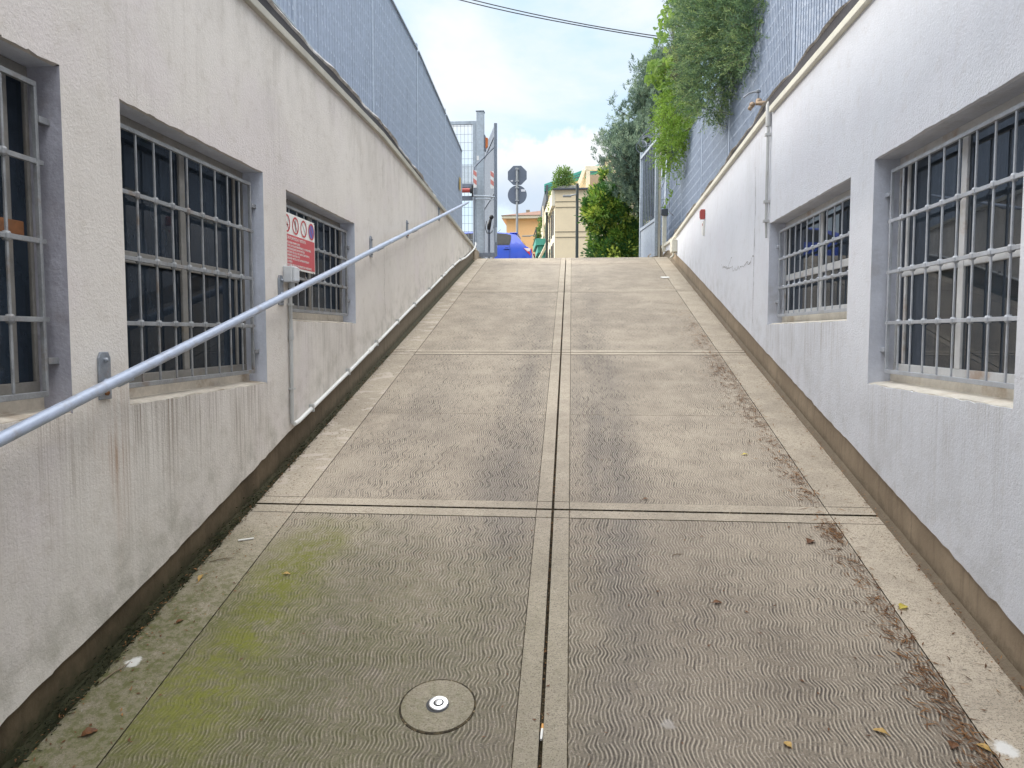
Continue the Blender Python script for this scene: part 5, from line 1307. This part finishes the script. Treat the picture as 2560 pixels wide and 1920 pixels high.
mb = MB(); mb.box(.76, 2.4, 47.4, 47.5, ztop+.02, 11.5); build('terrace_recess', mb, simple('shaded_render', (.33, .27, .21), .9, var=.1), cb)
mb = MB(); mb.prism([(1.36, 50, 12.0), (1.36, 50, 12.6), (1.95, 50, 13.25), (3.6, 50, 12.9), (3.6, 50, 12.0)], (0, 3, 0)); build('roof_gable', mb, 'cream', cb)
mb = MB(); mb.tube([(1.62, 49.8, 12.4), (1.62, 49.8, 12.95)], .13, 10); mb.ball((1.62, 49.8, 12.98), .19); build('chimney', mb, 'slate', cb, smooth=True, auto=50)
# green stepped balcony low on the side wall
mb = MB()
for k in range(4):
    z = 6.5+.48*k; o = .30+.16*k
    mb.prism([SP(9.6-.35*k, z, .02), SP(9.6-.35*k, z, o), SP(13, z, o), SP(13, z, .02)], (0, 0, .46))
build('balcony', mb, 'copper', cb, bevel=.02)
mb = MB()
for k in range(4): mb.bar(SP(9.5-.35*k, 6.97+.48*k, .32+.16*k), SP(13, 6.97+.48*k, .32+.16*k), .05, .04)
mb.tube([SP(8.7, 8.42, .75), SP(8.7, 9.1, .75), SP(10.5, 9.1, .75), SP(13, 9.1, .75)], .035, 6); build('balcony_trim', mb, 'slate', cb)
mb = MB(); mb.tube([SP(7.4, 6.2, .9), SP(5.6, 7.5, .25), SP(5.2, 7.9, .12)], .09, 8); mb.tube([SP(8.2, 8.5, .25), SP(8.2, 10.6, .25)], .07, 8); build('drain_pipe', mb, 'cream_lit', cb, smooth=True, auto=50)

# roof terrace planting
pl = thing('roof_planter', 'long pale trough on the roof terrace of the cream building', 'planter', (-.5, 45.6, ztop+.08))
mb = MB(); mb.box(-1.22, .10, 45.4, 45.9, ztop+.08, ztop+.34); build('trough', mb, 'lampgrey', pl, bevel=.02)
shrub('roof_shrub', 'airy round shrub growing in the roof terrace planter', 'shrub', (-.45, 45.65, ztop+.3), [((-.92, 45.7, 11.0), (.50, .45, .66)), ((-.62, 45.7, 10.8), (.42, .4, .42)), ((-1.12, 45.7, 10.65), (.3, .4, .35))], 110, 22, .20, (.10, .18), (.04, .07), 'roofgreen', .03)
shrub('trailing_plant', 'green creeper trailing over the roof edge of the cream building', 'creeper', (-1.35, 46.5, ztop+.1), [((-1.38, 46.3, 10.15), (.18, .9, .42)), ((-1.60, 48.0, 9.75), (.15, 1.2, .5))], 60, 20, .16, (.09, .15), (.04, .06), 'roofgreen', .02)
shrub('wall_ivy', 'yellow green ivy beside the green balcony of the cream building', 'creeper', (-3.1, 57.0, Z), [((-2.98, 56.2, 8.70), (.16, .5, .26)), ((-2.86, 56.2, 9.2), (.10, .4, .42)), ((-2.72, 55.8, 9.8), (.07, .3, .4))], 60, 18, .13, (.10, .16), (.05, .08), 'roofgreen', .03)

# ------------------------------------------------------------------ orange building
ob = thing('orange_house', 'orange rendered house with a terracotta hipped roof behind the car', 'house', (-5, 74, Z))
mb = MB(); mb.prism([(-6.55, 70, Z-.1), (-2.2, 70, Z-.1), (-2.2, 84, Z-.1), (-6.55, 84, Z-.1)], (0, 0, 12.35-Z)); mb.prism([(-11, 71, Z-.1), (-6.55, 71, Z-.1), (-6.55, 84, Z-.1), (-11, 84, Z-.1)], (0, 0, 11.0-Z))
build('wall', mb, 'orangewall', ob)
mb = MB(); mb.box(-6.95, -1.8, 69.5, 84.5, 12.26, 12.52); mb.box(-11.3, -6.96, 70.5, 84.5, 10.92, 11.12); build('eaves', mb, 'cream_lit', ob, bevel=.03)
mb = MB(); b = [(-7.0, 69.4, 12.53), (-1.7, 69.4, 12.53), (-1.7, 84.6, 12.53), (-7.0, 84.6, 12.53)]; t0, t1 = (-1.7, 75, 14.0), (-3.2, 79, 14.2)
mb.face([b[0], b[1], t0]); mb.face([b[0], t0, t1, b[3]]); mb.face([b[1], b[2], t1, t0]); mb.face([b[2], b[3], t1])
build('roof', mb, 'tile', ob)
mb = MB(); mb.face([(-11.4, 70.4, 11.13), (-6.96, 70.4, 11.13), (-6.96, 77, 11.9), (-11.4, 77, 11.9)]); build('wing_roof', mb, 'tile', ob)
mb = MB(); mb.box(-5.0, -4.65, 74, 74.4, 13.0, 13.75); build('chimney', mb, 'creamband', ob)
for x in (-9.5, -8.0):
    mb = MB(); mb.box(x, x+.9, 70.96, 71.0, 7.0, 8.8); w_ = build('window', mb, 'slate', ob); mb = MB(); mb.box(x+.08, x+.82, 70.94, 70.957, 7.1, 8.7); build('pane', mb, 'winglass', w_)

# overhead cables
for i, (dz, dx, lab) in enumerate(((0, 0, 'upper of the two overhead cables crossing the sky'), (-.055, .0, 'lower of the two overhead cables crossing the sky'))):
    mb = MB(); pts = []
    for k in range(41):
        f = k/40; x = -9+16*f; z = 8.82+dz-.2323*(x+2.83)+.0139*(x+2.83)*(x-1.775)+(.012*math.sin(x*1.1+i) if i else 0)
        pts.append((x, 16, z))
    mb.tube(pts, .011, 6, False); tag(build('overhead_cable', mb, 'cable', smooth=True, loc=(-1, 16, 8.3)), lab, 'cable', 'overhead cables')

# ================================================================== light, sky, camera
w = bpy.data.worlds.new('World'); SC.world = w; w.use_nodes = True
t = NT(w.node_tree); bg = w.node_tree.nodes['Background']
SUN_EL, SUN_AZ = 27., -76.           # azimuth from +Y towards +X
sky = t.node('ShaderNodeTexSky'); sky.sky_type = 'NISHITA'; sky.sun_disc = False
sky.sun_elevation = R(SUN_EL); sky.sun_rotation = R(SUN_AZ); sky.air_density = 1.2; sky.dust_density = 1.5; sky.ozone_density = 1.0
tc = t.node('ShaderNodeTexCoord'); dv = tc.outputs['Generated']
nrm = t.node('ShaderNodeVectorMath', operation='NORMALIZE'); t.l.new(dv, nrm.inputs[0]); dv = nrm.outputs[0]
dx, dy, dz = t.sep(dv)
den = t.add(t.math('MAXIMUM', dz, 0), .22)
cuv = t.comb(t.math('DIVIDE', dx, den), t.math('DIVIDE', dy, den), 0.)
c1 = t.noise(cuv, 1.1, 7, .56, .35); c2 = t.noise(t.vscale(dv, (1, 1, 2.6)), 3.4, 6, .6, .2)
cov = t.sstep(t.add(t.mul(c1, .65), t.mul(c2, .35)), .41, .63)
elev = t.math('MAXIMUM', dz, 0)
cov = t.math('MAXIMUM', cov, t.sstep(elev, .42, .62))
cl_hi = t.sstep(elev, .40, .85, 5.5, 21)                         # cloud veil: brighter overhead, as under thin overcast
cloud = t.node('ShaderNodeCombineColor'); 
for k, q in enumerate((1.0, 1.0, 1.0)): t.put(cloud.inputs[k], t.mul(cl_hi, q))
hz = t.mix(t.sstep(elev, 0, .65), (3.55, 4.35, 4.95), (2.0, 3.55, 5.1))
blue = t.mix(1.0, hz, t.mix(1.0, sky.outputs[0], (.22, .22, .22), 'MULTIPLY'), 'ADD')
col = t.mix(t.mul(cov, .92), blue, cloud.outputs[0])
# a low cumulus over the street: bright rim, grey blue base
az = t.math('ARCTAN2', dx, dy)
wob = t.sub(t.noise(dv, 16, 6, .62), .5)
wob2 = t.sub(t.noise(dv, 42, 4, .6), .5)
ea = t.math('DIVIDE', t.add(az, .012), .125); ee = t.math('DIVIDE', t.sub(dz, .195), .060)
rr = t.add(t.add(t.math('SQRT', t.add(t.mul(ea, ea), t.mul(ee, ee))), t.mul(wob, 1.3)), t.mul(wob2, .3))
cm = t.sstep(rr, .80, 1.05, 1, 0)
base = t.sstep(t.add(t.sub(dz, t.mul(wob, .05)), t.mul(az, .06)), .165, .232, 1, 0)
lowc = t.mix(base, (5.5, 5.6, 5.7), (3.6, 4.2, 5.0))
col = t.mix(t.mul(cm, .92), col, lowc)
t.l.new(col, bg.inputs['Color']); bg.inputs['Strength'].default_value = .10

sd_ = bpy.data.lights.new('sun', 'SUN'); sd_.energy = 2.0; sd_.angle = R(14); sd_.color = (1, .93, .82)
so = bpy.data.objects.new('sun', sd_); COL.objects.link(so)
az_, el_ = R(SUN_AZ), R(SUN_EL)
to_sun = Vector((math.sin(az_)*math.cos(el_), math.cos(az_)*math.cos(el_), math.sin(el_)))
so.rotation_euler = (-to_sun).to_track_quat('-Z', 'Y').to_euler(); so.location = (-20, 0, 30)

cam = bpy.data.cameras.new('camera'); co = bpy.data.objects.new('camera', cam); COL.objects.link(co)
cam.sensor_width = 36; cam.lens = 36*1875/2560; cam.clip_end = 2000; cam.clip_start = .02
co.location = (0, 0, 1.7); co.rotation_euler = (R(90-3.844), 0, R(4.928)); SC.camera = co

SC.view_settings.view_transform = 'Standard'; SC.view_settings.look = 'None'; SC.view_settings.gamma = 1; SC.view_settings.exposure = 0.95
SC.cycles.use_denoising = True
SC.cycles.max_bounces = 8; SC.cycles.diffuse_bounces = 4; SC.cycles.transparent_max_bounces = 16
